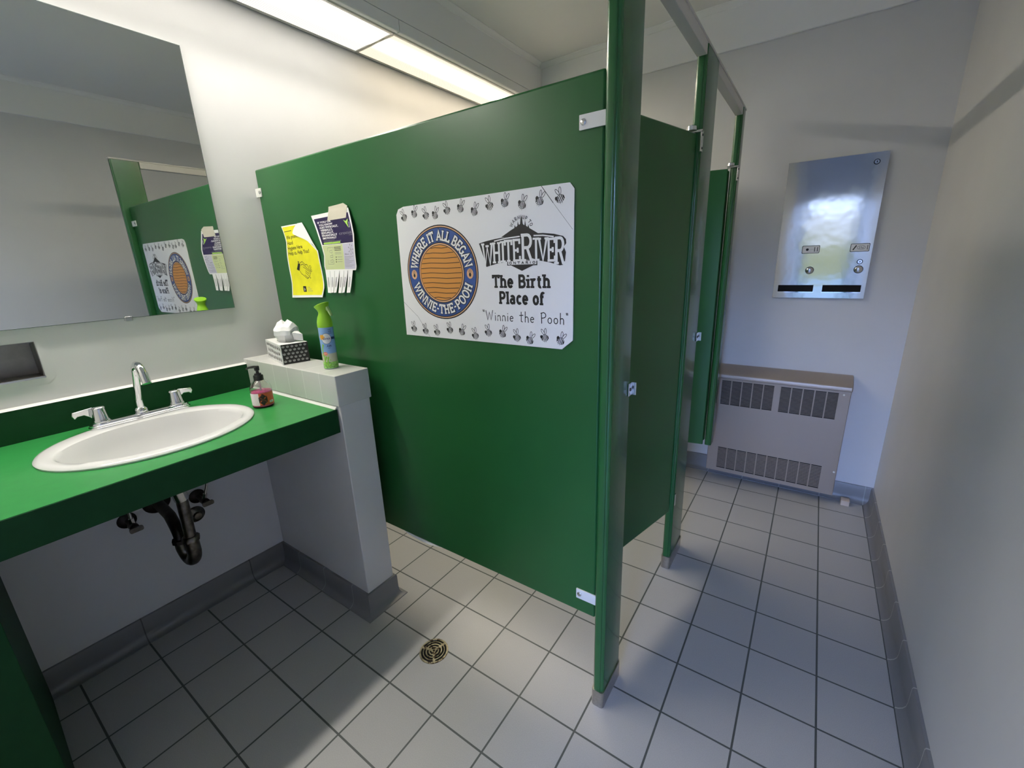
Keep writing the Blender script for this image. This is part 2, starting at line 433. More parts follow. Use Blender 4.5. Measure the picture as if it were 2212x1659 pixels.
# ridge of filler around the opening, with clipped corners
def ringoff(o, ch):
    a0, a1, b0, b1 = HY0-o, HY1+o, HZ0-o, HZ1+o
    return [(a0,b0),(a1-ch,b0),(a1,b0+ch),(a1,b1-ch),(a1-ch,b1),(a0,b1)]
ri, ro = ringoff(.001, .0), ringoff(.026, .022)
g = MB()
for i in range(5):
    (a,b_),(c,d) = ri[i], ri[i+1]; (e_,f_),(g_,h_) = ro[i], ro[i+1]
    g.add([(XL+.0018,a,b_),(XL+.0018,c,d),(XL+.0005,g_,h_),(XL+.0005,e_,f_)], [(0,1,2,3)], 0)
g.build('filler_rim', 'wall', t)

# ------------------------------------------------------------------ vanity counter
CT, CF, CY0, CY1 = .905, -1.135, -1.44, -.449
SKC = (-1.45, -.886)
t = thing('vanity_counter', (-1.45, -.87, 0), 'green laminate vanity counter with white basin set in it', 'counter')
n = 64
top = MB()
ell = [(SKC[0]+.215*math.cos(2*PI*k/n), SKC[1]+.256*math.sin(2*PI*k/n)) for k in range(n)]
def torect(k):
    c, s_ = math.cos(2*PI*k/n), math.sin(2*PI*k/n)
    tx = ((CF if c > 0 else XL+.001)-SKC[0])/c if abs(c) > 1e-9 else 1e9
    ty = ((CY1 if s_ > 0 else CY0)-SKC[1])/s_ if abs(s_) > 1e-9 else 1e9
    q = min(tx, ty); return (SKC[0]+q*c, SKC[1]+q*s_)
rec = [torect(k) for k in range(n)]
for zz, fl in ((CT, 0), (CT-.034, 1)):
    for k in range(n):
        j = (k+1) % n
        a = [(*ell[k],zz),(*rec[k],zz)]
        # put the slab corner in where two sides meet
        if abs(rec[k][0]-rec[j][0]) > 1e-6 and abs(rec[k][1]-rec[j][1]) > 1e-6:
            cxr = CF if max(rec[k][0], rec[j][0]) > -1.2 else XL+.001
            cyr = CY1 if max(rec[k][1], rec[j][1]) > -.6 else CY0
            a.append((cxr, cyr, zz))
        a += [(*rec[j],zz),(*ell[j],zz)]
        top.ngon(a if not fl else a[::-1])
for k in range(n):
    j = (k+1) % n
    top.add([(*ell[k],CT),(*ell[j],CT),(*ell[j],CT-.034),(*ell[k],CT-.034)], [(0,1,2,3)])
rim_ = []
for k in range(n):
    rim_.append(rec[k]); j = (k+1) % n
    if abs(rec[k][0]-rec[j][0]) > 1e-6 and abs(rec[k][1]-rec[j][1]) > 1e-6:
        rim_.append((CF if max(rec[k][0], rec[j][0]) > -1.2 else XL+.001, CY1 if max(rec[k][1], rec[j][1]) > -.6 else CY0))
for a, b in zip(rim_, rim_[1:]+rim_[:1]):
    top.add([(*b,CT),(*a,CT),(*a,CT-.034),(*b,CT-.034)], [(0,1,2,3)])
top.build('countertop', 'counter', t)
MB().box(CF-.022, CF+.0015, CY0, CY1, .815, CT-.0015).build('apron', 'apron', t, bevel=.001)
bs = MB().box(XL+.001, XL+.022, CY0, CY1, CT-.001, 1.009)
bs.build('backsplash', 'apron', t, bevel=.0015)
MB().extr([(XL+.001,1.0085),(XL+.0225,1.0085),(XL+.020,1.0105),(XL+.006,1.013),(XL+.001,1.014)], 'y', CY0, CY1).build('top_caulk', 'caulk', t)
MB().extr([(CY1-.008,CT-.0005),(CY1+.003,CT-.0005),(CY1+.003,CT+.009),(CY1-.001,CT+.007)], 'x', XL+.02, CF).build('side_caulk', 'caulk', t)
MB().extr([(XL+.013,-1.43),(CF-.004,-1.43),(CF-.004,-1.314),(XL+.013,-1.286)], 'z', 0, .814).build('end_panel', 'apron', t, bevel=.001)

# ------------------------------------------------------------------ basin
t = thing('wash_basin', (SKC[0], SKC[1], CT), 'white oval porcelain basin sunk in the green counter', 'sink')
s_ = MB(); n = 72
def er(cx, ax, ay, z, cy=SKC[1]):
    return [(cx+ax*math.cos(2*PI*k/n), cy+ay*math.sin(2*PI*k/n), z) for k in range(n)]
rings = [er(-1.45,.205,.246,CT-.01), er(-1.45,.236,.277,CT+.0005), er(-1.45,.237,.278,CT+.005), er(-1.45,.233,.274,CT+.0095), er(-1.448,.224,.265,CT+.012),
         er(-1.432,.186,.243,CT+.012), er(-1.428,.180,.237,CT+.009), er(-1.426,.176,.232,CT-.002), er(-1.426,.168,.222,CT-.03), er(-1.426,.150,.20,CT-.075),
         er(-1.428,.115,.155,CT-.115), er(-1.432,.07,.09,CT-.136), er(-1.435,.024,.024,CT-.142)]
for a, b in zip(rings, rings[1:]):
    vs = a+b
    s_.add(vs, [(k,(k+1)%n,n+(k+1)%n,n+k) for k in range(n)], 0, True)
# outside of the bowl below the counter
out = [er(-1.45,.205,.246,CT-.01), er(-1.426,.185,.238,CT-.036), er(-1.426,.165,.215,CT-.085), er(-1.428,.125,.165,CT-.128), er(-1.435,.04,.04,CT-.158), er(-1.435,.024,.024,CT-.16)]
for a, b in zip(out, out[1:]):
    s_.add(b+a, [(k,(k+1)%n,n+(k+1)%n,n+k) for k in range(n)], 0, True)
s_.build('bowl', 'porcelain', t)
MB().lathe([(0,-.1415),(.018,-.1412),(.024,-.140),(.027,-.1405),(.027,-.16),(.022,-.16)], (-1.435, SKC[1], CT), 28).build('drain_flange', 'chrome', t)

# ------------------------------------------------------------------ faucet
FZ = CT+.012
t = thing('faucet', (-1.685, -.868, FZ), 'chrome two handle faucet on the back of the basin', 'faucet')
bp = MB()
FX, FY = -1.657, -.862
def stad(half_l, hw, z):
    pts = []
    for st, cy in ((0, half_l-hw), (180, -(half_l-hw))):
        for k in range(15):
            q = math.radians(st+180*k/14); pts.append((FX+hw*math.cos(q), FY+cy+hw*math.sin(q), z))
    return pts
lv = [stad(.143,.031,FZ+.0005), stad(.143,.031,FZ+.005), stad(.141,.029,FZ+.0065), stad(.140,.028,FZ+.0065), stad(.140,.028,FZ+.0105), stad(.138,.026,FZ+.012), stad(.137,.0255,FZ+.012), stad(.136,.0245,FZ+.0165), stad(.133,.0215,FZ+.018)]
for a, b in zip(lv, lv[1:]): bp.add(a+b, [(k,(k+1)%30,30+(k+1)%30,30+k) for k in range(30)], 0, True)
bp.ngon(lv[-1])
bp.build('base_plate', 'chrome', t)
sp_ = MB().lathe([(.0,.018),(.020,.018),(.021,.024),(.019,.030),(.015,.034),(.013,.036)], (-1.6600,-.862,FZ), 28)
sp_.tube([(-1.6600,-.862,FZ+.02),(-1.6560,-.862,FZ+.066)], [.0125,.0115], 20)
arc = [(-1.6560,-.862,FZ+.064),(-1.6400,-.861,FZ+.100),(-1.6220,-.860,FZ+.150),(-1.6130,-.860,FZ+.172),(-1.6000,-.860,FZ+.187),(-1.5820,-.860,FZ+.195),(-1.5620,-.860,FZ+.193),(-1.5450,-.860,FZ+.182),(-1.5350,-.860,FZ+.166)]
sp_.tube(arc, [.0115,.0105,.0105,.0108,.011,.0115,.0125,.0128,.0125], 20)
sp_.build('spout', 'chrome', t)
MB().tube([(-1.5380,-.860,FZ+.171),(-1.5240,-.860,FZ+.138)], [.0135,.0128], 20).build('aerator', 'chrome', t)
for y, sg, nm in ((-.968, -1, 'left'), (-.757, 1, 'right')):
    h = MB().lathe([(.0,.018),(.024,.018),(.0245,.022),(.0225,.026),(.0215,.028),(.0175,.062),(.0165,.066),(.013,.0685),(0,.069)], (-1.6580,y,FZ), 28)
    h_o = h.build('handle', 'chrome', t)
    lev = MB()
    prof = [(y+sg*.010,FZ+.066),(y+sg*.060,FZ+.061),(y+sg*.063,FZ+.050),(y+sg*.058,FZ+.038),(y+sg*.050,FZ+.045),(y+sg*.034,FZ+.046),(y+sg*.022,FZ+.036),(y+sg*.018,FZ+.030),(y+sg*.008,FZ+.030)]
    if sg < 0: prof = prof[::-1]
    lev.extr(prof, 'x', -1.6955, -1.6765)
    lev.build('lever', 'chrome', h_o, bevel=.002)

# ------------------------------------------------------------------ plumbing under the counter
t = thing('drain_trap', (-1.435, -.886, 0), 'tarnished drain pipe and trap under the basin', 'pipe')
yy = -.872
MB().cyl((-1.435,-.886,CT-.1605), (-1.45,yy,.66), .021, n=20).build('tailpiece_collar', 'chrome_dull', t)
MB().cyl((-1.45,yy,.67), (-1.452,yy-.004,.50), .0175, n=20).build('tailpiece', 'brass_dirty', t)
MB().lathe([(.018,-.006),(.027,-.006),(.028,.006),(.023,.012),(.018,.012)], (-1.452,yy-.004,.505), 8, smooth=False).build('slip_nut', 'brass_dirty', t)
u = []
for k in range(13):
    q = PI*k/12; u.append((-1.452-.033*(1-math.cos(q)), yy-.004-.012*k/12, .455-.042*math.sin(q)))
MB().tube([(-1.452,yy-.004,.50)]+u+[(-1.518,yy-.016,.475)], .0215, 18).build('trap_bend', 'brass_dirty', t)
MB().lathe([(.018,-.007),(.027,-.007),(.027,.007),(.018,.008)], (-1.518,yy-.016,.482), 8, smooth=False).build('slip_nut', 'pipe_dark', t)
a2 = [(-1.518,yy-.016,.475),(-1.522,yy-.016,.505),(-1.545,yy-.014,.527),(-1.62,yy-.004,.540),(XL+.004,yy+.004,.545)]
MB().tube(a2, .0185, 18).build('waste_arm', 'pipe_dark', t)
MB().tube([(XL+.001,yy+.004,.545),(XL+.006,yy+.004,.545),(XL+.018,yy+.004,.545)], [.046,.045,.024], 28).build('wall_flange', 'pipe_dark', t)
def valve(y, z, label, arm):
    t = thing('supply_valve', (XL, y, z), label, 'valve')
    MB().tube([(XL+.001,y,z),(XL+.005,y,z),(XL+.014,y,z)], [.030,.029,.014], 24).build('wall_flange', 'pipe_dark', t)
    MB().tube([(XL+.01,y,z),(XL+.055,y,z),(XL+.056,y,z),(XL+.088,y,z)], [.0085,.0085,.014,.014], 16).build('valve_body', 'pipe_dark', t)
    MB().tube([(XL+.088,y,z),(XL+.104,y,z)], [.006,.006], 12).bar(XL+.104, XL+.111, y-.020, y+.020, z-.009, z+.009, .006, 'x').build('valve_handle', 'brass_dirty', t)
    MB().tube(arm, .0048, 10).build('riser_tube', 'chrome_dull', t)
    MB().tube([Vector(arm[0]), Vector(arm[0])+(Vector(arm[1])-Vector(arm[0])).normalized()*.022], .0085, 6, smooth=False).build('nut', 'chrome_dull', t)
valve(-.737, .502, 'shut off valve with bent riser tube right of the drain pipe',
      [(XL+.076,-.737,.512),(XL+.080,-.722,.56),(XL+.088,-.700,.64),(XL+.095,-.720,.86)])
valve(-.965, .515, 'dark shut off valve with wire left of the drain pipe',
      [(XL+.072,-.965,.525),(XL+.074,-.965,.60),(XL+.085,-.965,.72),(XL+.095,-.966,.86)])
t = thing('pipe_cleanout', (XL, -.752, .44), 'small round metal wall flange right of the trap', 'pipe')
MB().tube([(XL+.001,-.758,.428),(XL+.006,-.758,.428),(XL+.016,-.758,.428)], [.034,.033,.018], 24).build('wall_flange', 'brass_dirty', t)
MB().tube([(XL+.012,-.758,.428),(XL+.03,-.758,.428)], [.014,.013], 16).build('stub', 'brass_dirty', t)

# ------------------------------------------------------------------ toilet partition
t = thing('stall_partition', (-1.0, -.25, .3), 'wide green stall partition panel beside the pony wall carrying the posters', 'partition')
PF = -.262
MB().box(-1.764, -.206, PF, PF+.025, .307, 1.800).build('panel', 'green', t, bevel=.006, seg=3)
def bracket(x0, x1, z0, z1, sx, par, y=PF):
    b = MB().bar(x0, x1, y-.0045, y-.0003, z0, z1, .0015, 'y').build('bracket', 'bracket', par, bevel=.0008)
    zc = (z0+z1)/2
    MB().tube([(sx,y-.0045,zc),(sx,y-.0065,zc),(sx,y-.0078,zc)], [.0075,.007,.005], 18).build('screw', 'chrome_dull', b)
MB().add([(-1.085,PF+.001,.3075),(-1.03,PF-.002,.3005),(-.98,PF-.003,.2985),(-.93,PF-.003,.2990),(-.86,PF+.001,.3075),(-.86,PF+.004,.3075),(-.93,PF+.001,.2990),(-.98,PF+.001,.2985),(-1.03,PF+.002,.3005),(-1.085,PF+.004,.3075)], [(0,1,2,3,4),(9,8,7,6,5),(0,9,8,1),(1,8,7,2),(2,7,6,3),(3,6,5,4)]).build('peeled_edge', 'paper', t)
bracket(-.268, -.199, 1.685, 1.717, -.257, t)
bracket(-.268, -.199, .361, .396, -.257, t)
bracket(-1.779, -1.736, 1.694, 1.728, -1.745, t)

PXO = -.16     # outer face of the stall fronts
def pilaster(y0, y1, label, z0=0.0, shoe=True):
    t = thing('stall_pilaster', (PXO-.018, (y0+y1)/2, z0), label, 'pilaster')
    p = MB().bar(PXO-.035, PXO, y0, y1, z0+(.005 if shoe else 0), 2.0692, .009, 'z')
    p.bar(PXO-.030, PXO-.009, y0-.004, y0+.01, z0+.01, 2.066, .004, 'z')
    p.build('post', 'green_post', t)
    if shoe:
        MB().bar(PXO-.038, PXO+.003, y0-.0065, y1+.003, 0, .062, .010, 'z').build('shoe', 'shoe', t)
    return t
p1 = pilaster(-.291, -.150, 'nearest tall green stall post with steel shoe, at the end of the poster panel')
p2 = pilaster(.478, .672, 'middle tall green stall post with steel shoe, between the two stall doors')
p3 = pilaster(1.295, 1.372, 'farthest green stall post, hung clear of the floor by the heater', .30, False)
def keeper(par, y, z):
    k = MB().bar(PXO+.0003, PXO+.004, y-.012, y+.012, z-.018, z+.018, .0012, 'z').bar(PXO-.004, PXO+.016, y+.010, y+.0135, z-.018, z+.018, .001, 'z')
    o = k.build('door_keeper', 'chrome_dull', par)
    MB().tube([(PXO+.004,y-.002,z),(PXO+.0065,y-.002,z)], [.005,.004], 12).build('screw', 'black', o)
keeper(p1, -.160, 1.04); keeper(p2, .662, 1.055)
def hinge(par, y, z, up=1):
    """wrap-around pivot: a plate on the post face and a collar over the door corner"""
    h = MB().bar(PXO+.0003, PXO+.005, y-.018, y+.006, z-.075, z-.008, .0015, 'z')
    h.bar(PXO-.046, PXO+.005, y-.020, y-.006, z-.014, z-.006, .002, 'x')
    o = h.build('hinge_bracket', 'chrome_dull', par)
    MB().tube([(PXO-.030,y-.020,z-.006),(PXO-.030,y-.020,z+.006),(PXO-.030,y-.020,z+.010)], [.017,.016,.011], 20).build('pivot_collar', 'chrome', o)
    for zz in (z-.022, z-.064):
        MB().tube([(PXO+.005,y-.006,zz),(PXO+.0072,y-.006,zz)], [.0045,.0035], 10).build('screw', 'black', o)
hinge(p2, .476, 1.8155); hinge(p3, 1.293, 1.8155)
MB().bar(PXO+.0003, PXO+.004, .480, .492, .33, .385, .001, 'z').build('lower_hinge', 'chrome_dull', p2)
def door(hx, hy, ang, w_, label):
    T = Matrix.Translation((hx, hy, 0)) @ Matrix.Rotation(ang, 4, 'Z')
    t = thing('stall_door', (hx, hy, .305), label, 'stall door')
    MB(T).box(-.0125, .0125, -w_, 0, .305, 1.800).build('leaf', 'green', t, bevel=.004)
    l = MB(T); l.bar(.0127, .018, -w_+.02, -w_+.075, 1.02, 1.07, .0015, 'z'); l.bar(-.018, -.0127, -w_+.02, -w_+.075, 1.02, 1.07, .0015, 'z')
    l.build('latch', 'chrome_dull', t, bevel=.001)
door(-.186, .460, math.radians(-13.5), .600, 'green stall door standing ajar between the nearest and middle posts')
door(-.203, 1.290, math.radians(-80), .560, 'green stall door swung open against the last panel near the heater')
t = thing('stall_partition', (-1.0, 1.34, .3), 'green end panel behind the open far stall door', 'partition')
MB().box(-1.764, -.206, 1.338, 1.363, .307, 1.800).build('panel', 'green', t, bevel=.005)
# head rail: fascia between the posts under one continuous cap
t = thing('stall_head_rail', (-.18, .54, 2.03), 'pale painted head rail running over the green stall posts', 'rail')
for y0, y1 in ((-.150, .478), (.672, 1.295)):
    MB().box(PXO-.034, PXO-.001, y0+.0005, y1-.006, 2.034, 2.071).build('fascia', 'rail', t, bevel=.0015)
MB().box(PXO-.037, PXO+.002, -.297, 1.378, 2.070, 2.078).build('cap_strip', 'rail', t, bevel=.0015)

# ------------------------------------------------------------------ lettering
def arcp(cx, cy, rx, ry, a0, a1, n=8):
    return [(cx+rx*math.cos(math.radians(a0+(a1-a0)*k/n)), cy+ry*math.sin(math.radians(a0+(a1-a0)*k/n))) for k in range(n+1)]
# glyph: width, strokes, serif points (bars drawn level through them)
G = {
 'W': (1.15, [[(.06,1),(.32,0),(.57,.85),(.83,0),(1.09,1)]], [(.08,1),(.57,.9),(1.07,1)]),
 'H': (.86, [[(.16,0),(.16,1)],[(.70,0),(.70,1)],[(.16,.5),(.70,.5)]], [(.16,0),(.16,1),(.70,0),(.70,1)]),
 'E': (.74, [[(.16,0),(.16,1)],[(.05,1),(.66,1),(.66,.8)],[(.16,.5),(.5,.5)],[(.5,.38),(.5,.62)],[(.05,0),(.68,0),(.68,.22)]], []),
 'R': (.84, [[(.16,0),(.16,1)],[(.05,1),(.42,1)]+arcp(.44,.75,.22,.25,90,-90)+[(.16,.5)],[(.42,.5),(.66,0),(.8,0)]], [(.16,0)]),
 'I': (.36, [[(.18,0),(.18,1)]], [(.18,0),(.18,1)]),
 'T': (.76, [[(.38,0),(.38,1)],[(.06,.78),(.06,1),(.70,1),(.70,.78)]], [(.38,0)]),
 'A': (.90, [[(.12,0),(.45,1),(.78,0)],[(.25,.34),(.65,.34)]], [(.12,0),(.78,0)]),
 'L': (.70, [[(.16,0),(.16,1)],[(.05,0),(.64,0),(.64,.26)]], [(.16,1)]),
 'B': (.80, [[(.16,0),(.16,1)],[(.05,1),(.42,1)]+arcp(.44,.76,.20,.24,90,-90)+[(.16,.52)],[(.42,.52)]+arcp(.46,.26,.24,.26,90,-90)+[(.05,0)]], []),
 'G': (.86, [arcp(.45,.5,.34,.5,45,315,12)+[(.72,.16),(.72,.44)],[(.52,.44),(.84,.44)]], []),
 'N': (.90, [[(.15,0),(.15,1),(.75,0),(.75,1)]], [(.15,0),(.12,1),(.75,1)]),
 'P': (.78, [[(.16,0),(.16,1)],[(.05,1),(.42,1)]+arcp(.44,.73,.23,.27,90,-90)+[(.16,.46)]], [(.16,0)]),
 'O': (.90, [arcp(.45,.5,.34,.5,0,360,20)], []),
 'V': (.86, [[(.10,1),(.43,0),(.76,1)]], [(.10,1),(.76,1)]),
 'M': (1.05, [[(.15,0),(.15,1),(.52,.2),(.90,1),(.90,0)]], [(.15,0),(.90,0)]),
 'U': (.84, [[(.15,1),(.15,.3)]+arcp(.42,.3,.27,.3,180,360)+[(.69,1)]], [(.15,1),(.69,1)]),
 '-': (.42, [[(.06,.45),(.36,.45)]], []), ' ': (.36, [], []),
 'h': (.74, [[(.16,0),(.16,1)],[(.16,.5)]+arcp(.37,.46,.21,.22,160,0)+[(.58,0)]], [(.16,0),(.58,0),(.13,1)]),
 'e': (.66, [[(.12,.36),(.54,.36)]+arcp(.33,.34,.22,.34,5,325,12)], []),
 'i': (.38, [[(.18,0),(.18,.64)],[(.18,.88),(.18,1.06)]], [(.18,0),(.14,.62)]),
 'r': (.56, [[(.16,0),(.16,.66)],[(.16,.45)]+arcp(.36,.45,.18,.20,150,50)], [(.16,0),(.13,.66)]),
 't': (.50, [[(.2,.95),(.2,.18)]+arcp(.34,.17,.14,.17,180,300),[(.02,.66),(.42,.66)]], []),
 'l': (.36, [[(.18,0),(.18,1)]], [(.18,0),(.14,1)]),
 'a': (.68, [arcp(.32,.48,.19,.19,150,20)+[(.5,.3),(.5,.05),(.62,0)],arcp(.30,.2,.20,.19,0,360,12)], []),
 'c': (.62, [arcp(.34,.34,.22,.34,40,320,12)], []),
 'o': (.70, [arcp(.35,.34,.23,.34,0,360,16)], []),
 'f': (.50, [[(.18,0),(.18,.7)]+arcp(.34,.76,.16,.22,170,40),[(.02,.66),(.42,.66)]], [(.18,0)]),
}
HAND = {
 '"': (.30, [[(.06,1.02),(.09,.86)],[(.18,1.02),(.20,.86)]], []),
 'W': (.95, [[(.02,.95),(.20,.02),(.44,.80),(.62,.04),(.86,1.0)]], []),
 'i': (.22, [[(.10,0),(.11,.5)],[(.11,.72),(.12,.74)]], []),
 'n': (.48, [[(.06,0),(.07,.52),(.07,.38)]+arcp(.23,.34,.15,.18,150,0)+[(.40,0)]], []),
 'e': (.52, [[(.08,.26),(.40,.30)]+arcp(.24,.25,.18,.25,20,310,10)], []),
 't': (.46, [[(.22,.95),(.20,.05),(.32,0)],[(.02,.62),(.42,.66)]], []),
 'h': (.52, [[(.08,0),(.10,1.0)],[(.08,.34)]+arcp(.25,.32,.16,.2,150,0)+[(.42,-.02)]], []),
 'P': (.62, [[(.12,-.02),(.10,.95)],[(.04,.92),(.34,1.0)]+arcp(.34,.74,.22,.24,80,-80)+[(.12,.46)]], []),
 'o': (.52, [arcp(.25,.26,.19,.26,0,360,14)], []),
 ' ': (.42, [], []),
}
_lift = [0]
def flat_stroke(mb, pts, w_, P, d, m, rnd=False):
    """a pen line of width w_ on the surface P(u,v,d)"""
    _lift[0] = (_lift[0]+1) % 9; d = d+.013*_lift[0]      # crossing pen lines never share a plane
    h = w_/2; N = len(pts); L = []; R = []
    for i in range(N):
        a = Vector(pts[max(i-1,0)]); b = Vector(pts[i]); c = Vector(pts[min(i+1,N-1)])
        d1 = (b-a).normalized() if i else (c-b).normalized(); d2 = (c-b).normalized() if i < N-1 else d1
        n1 = Vector((-d1.y, d1.x)); n2 = Vector((-d2.y, d2.x)); nn = n1+n2
        if nn.length < 1e-6: nn = n1
        nn.normalize(); k = h/max(.45, nn.dot(n1))
        L.append(b+nn*k); R.append(b-nn*k)
    for i in range(N-1):
        dq = d+.003*(i % 4)
        mb.add([P(L[i].x,L[i].y,dq), P(R[i].x,R[i].y,dq), P(R[i+1].x,R[i+1].y,dq), P(L[i+1].x,L[i+1].y,dq)], [(0,1,2,3)], m)
    if rnd:
        for q in (pts[0], pts[-1]): disc(mb, q[0], q[1], h, h, P, d, m, 10)
def disc(mb, cx, cy, rx, ry, P, d, m, n=40):
    mb.ngon([P(cx+rx*math.cos(2*PI*k/n), cy+ry*math.sin(2*PI*k/n), d) for k in range(n)], m)
def poly(mb, pts, P, d, m):
    mb.ngon([P(a,b,d) for a,b in pts], m)
def glyph(mb, ch, f, w_, P, d, m, font=G, serif=.34, sw=None, grow=0):
    """f maps glyph space to the surface's (u,v); w_ pen width there"""
    wd, strokes, ser = font[ch]
    for s in strokes:
        flat_stroke(mb, [f(*q) for q in s], w_+grow, P, d, m, rnd=(font is HAND))
    for (a, b) in ser:
        flat_stroke(mb, [f(a-serif/2-grow*.01, b), f(a+serif/2+grow*.01, b)], (sw or w_*.75)+grow, P, d, m)
def line_text(mb, txt, x0, x1, z0, z1, w_, P, d, m, font=G, gap=.06, serif=.34):
    tot = sum(font[c][0]+gap for c in txt)-gap
    k = (x1-x0)/tot; x = x0
    for c in txt:
        glyph(mb, c, lambda a, b, x=x: (x+a*k, z0+b*(z1-z0)), w_, P, d, m, font, serif)
        x += (font[c][0]+gap)*k
def arc_text(mb, txt, cx, cz, rx, rz, r0, r1, a0, a1, w_, P, d, m, inv=False, grow=0, gap=.05, serif=.34):
    """letters round a ring between radii r0 and r1 (fractions of rx, rz), from angle a0 to a1 degrees"""
    tot = sum(G[c][0]+gap for c in txt)-gap; x = 0
    for c in txt:
        g0 = x
        wd = G[c][0]
        amid = math.radians(a0+(a1-a0)*(g0+wd/2)/tot)
        span = math.radians(abs(a1-a0))/tot
        rm = (r0+r1)/2
        def f(a, b, amid=amid, wd=wd):
            rr = (r1 + (r0-r1)*b) if inv else (r0+(r1-r0)*b)
            tq = (a-wd/2)*span*rm
            ca, sa = math.cos(amid), math.sin(amid)
            if inv: tx, tz = -sa*-1, ca*-1
            else: tx, tz = sa, -ca
            if inv: tx, tz = -sa, ca
            return (cx+(ca*rr+tx*tq)*rx, cz+(sa*rr+tz*tq)*rz)
        glyph(mb, c, f, w_, P, d, m, G, serif, grow=grow)
        x += wd+gap
_txt = {}
def text_polys(txt, bold=0.0):
    key = (txt, bold)
    if key not in _txt:
        cu = bpy.data.curves.new('lettering', 'FONT'); cu.body = txt; cu.size = 1; cu.resolution_u = 2; cu.offset = bold
        o = bpy.data.objects.new('lettering', cu); COL.objects.link(o)
        dg = bpy.context.evaluated_depsgraph_get(); dg.update()
        me = bpy.data.meshes.new_from_object(o.evaluated_get(dg))
        vs = [tuple(v.co[:2]) for v in me.vertices]; fs = [tuple(p.vertices) for p in me.polygons]
        bpy.data.objects.remove(o); bpy.data.curves.remove(cu); bpy.data.meshes.remove(me)
        _txt[key] = (vs, fs)
    return _txt[key]
def put_text(mb, txt, f, P, d, m, bold=0.0, width=None, h=None):
    """f maps (0..1 along, cap-height units up) to (u,v)"""
    vs, fs = text_polys(txt, bold)
    if not vs: return
    x0 = min(v[0] for v in vs); x1 = max(v[0] for v in vs)
    q = []
    for a, b in vs:
        u_, v_ = f((a-x0)/(x1-x0), b/.72); q.append(P(u_, v_, d))
    mb.add(q, fs, m)
def text_line(mb, txt, p0, p1, h, P, d, m, bold=0.0):
    """baseline from p0 to p1, letters h tall"""
    a = Vector(p0); b = Vector(p1); e = (b-a); nrm = Vector((-e.y, e.x)).normalized()
    put_text(mb, txt, lambda s, t: tuple(a+e*s+nrm*h*t), P, d, m, bold)

# ------------------------------------------------------------------ big sign
SG = (-.6, 1.37)
def PS(u_, v_, d): return (SG[0]+u_/1000, PF-.0005-d/1000, SG[1]+v_/1000)
t = thing('poster_sign', (SG[0], PF, SG[1]), 'white sign with round blue medallion and a border of bees on the green panel', 'sign')
ol = [(-322,184),(-311,200),(-286,206),(227,208),(308,207),(320,192),(317,-183),(284,-210),(-331,-209)]
b = MB()
N = len(ol)
vs = [PS(a,c,3.0) for a,c in ol]+[PS(a,c,0) for a,c in ol]
b.add(vs, [list(range(N))[::-1], list(range(N,2*N))]+[(i,(i+1)%N,N+(i+1)%N,N+i) for i in range(N)])
flat_stroke(b, [(227,208),(261,165)], 1.6, PS, 3.15, 1); flat_stroke(b, [(261,165),(316,98)], .7, PS, 3.15, 1)
flat_stroke(b, [(-328,-96),(-266,-143),(-216,-210)], .8, PS, 3.15, 1)
b.build('board', ['sign', 'ink'], t, weld=False)
md = MB(); mc = (-143.5, -2); RX, RZ = 151, 144
for k, (r, m_) in enumerate(((1.0,0),(.975,1),(.955,0),(.935,2),(.645,0),(.625,1),(.60,0),(.585,3))):
    disc(md, mc[0], mc[1], RX*r, RZ*r, PS, 3.2+.12*k, m_, 64)
dd = 3.2+.12*8
for k in range(-5, 6):
    v_ = mc[1]+k*15.2
    hx = RX*.57*math.sqrt(max(0, 1-((v_-mc[1])/(RZ*.58))**2))
    flat_stroke(md, [(mc[0]-hx, v_), (mc[0]-hx*.5, v_+1.5), (mc[0]+.3*hx, v_-1), (mc[0]+hx, v_+.5)], 2.0, PS, dd, 0)
for sx in (-1, 1):
    disc(md, mc[0]+sx*119, mc[1]-3, 12.5, 15, PS, dd+.1, 1, 24)
    disc(md, mc[0]+sx*119, mc[1]-6, 4.5, 6, PS, dd+.2, 0, 12)
    for q in (-1, 1):
        flat_stroke(md, arcp(mc[0]+sx*119+q*3, mc[1]+5, 2.6, 4.5, 0, 360, 8), 1, PS, dd+.2, 0)
for grow, m_, dq in ((4.2, 0, .25), (0, 4, .42)):
    arc_text(md, 'WHERE IT ALL BEGAN', mc[0], mc[1], RX, RZ, .69, .87, 171, 9, 5.2, PS, dd+dq, m_, grow=grow)
    arc_text(md, 'WINNIE-THE-POOH', mc[0], mc[1], RX, RZ, .69, .87, 197, 343, 5.2, PS, dd+dq, m_, inv=True, grow=grow)
md.build('medallion', ['ink', 's_tan', 's_blue', 's_orange', 'sign'], t, weld=False)
em = MB()
poly(em, [(95,92),(128,108),(140,113),(142,121),(145,115),(150,118),(152,130),(155,120),(159,122),(161,135),(163,146),(166,135),(168,121),(173,118),(175,132),(178,116),(183,113),(185,120),(188,110),(228,88)], PS, 3.2, 0)
ban = [(15,79),(40,84),(70,88),(110,92),(157,95),(195,96),(230,95),(262,91),(289,84),(297,76),(298,66),(291,58),(297,44),(294,20),(288,13),(279,12),(250,20),(211,27),(160,30),(113,26),(75,21),(38,13),(32,36),(22,60)]
poly(em, ban, PS, 3.3, 0)
poly(em, [(113,28),(211,28),(211,14),(198,14),(161,0),(126,15),(112,15)], PS, 3.3, 0)
flat_stroke(em, [(70,82.5),(110,88),(157,90.5)], 3.4, PS, 3.5, 1); flat_stroke(em, [(201,90),(230,89),(262,84)], 3.4, PS, 3.5, 1)
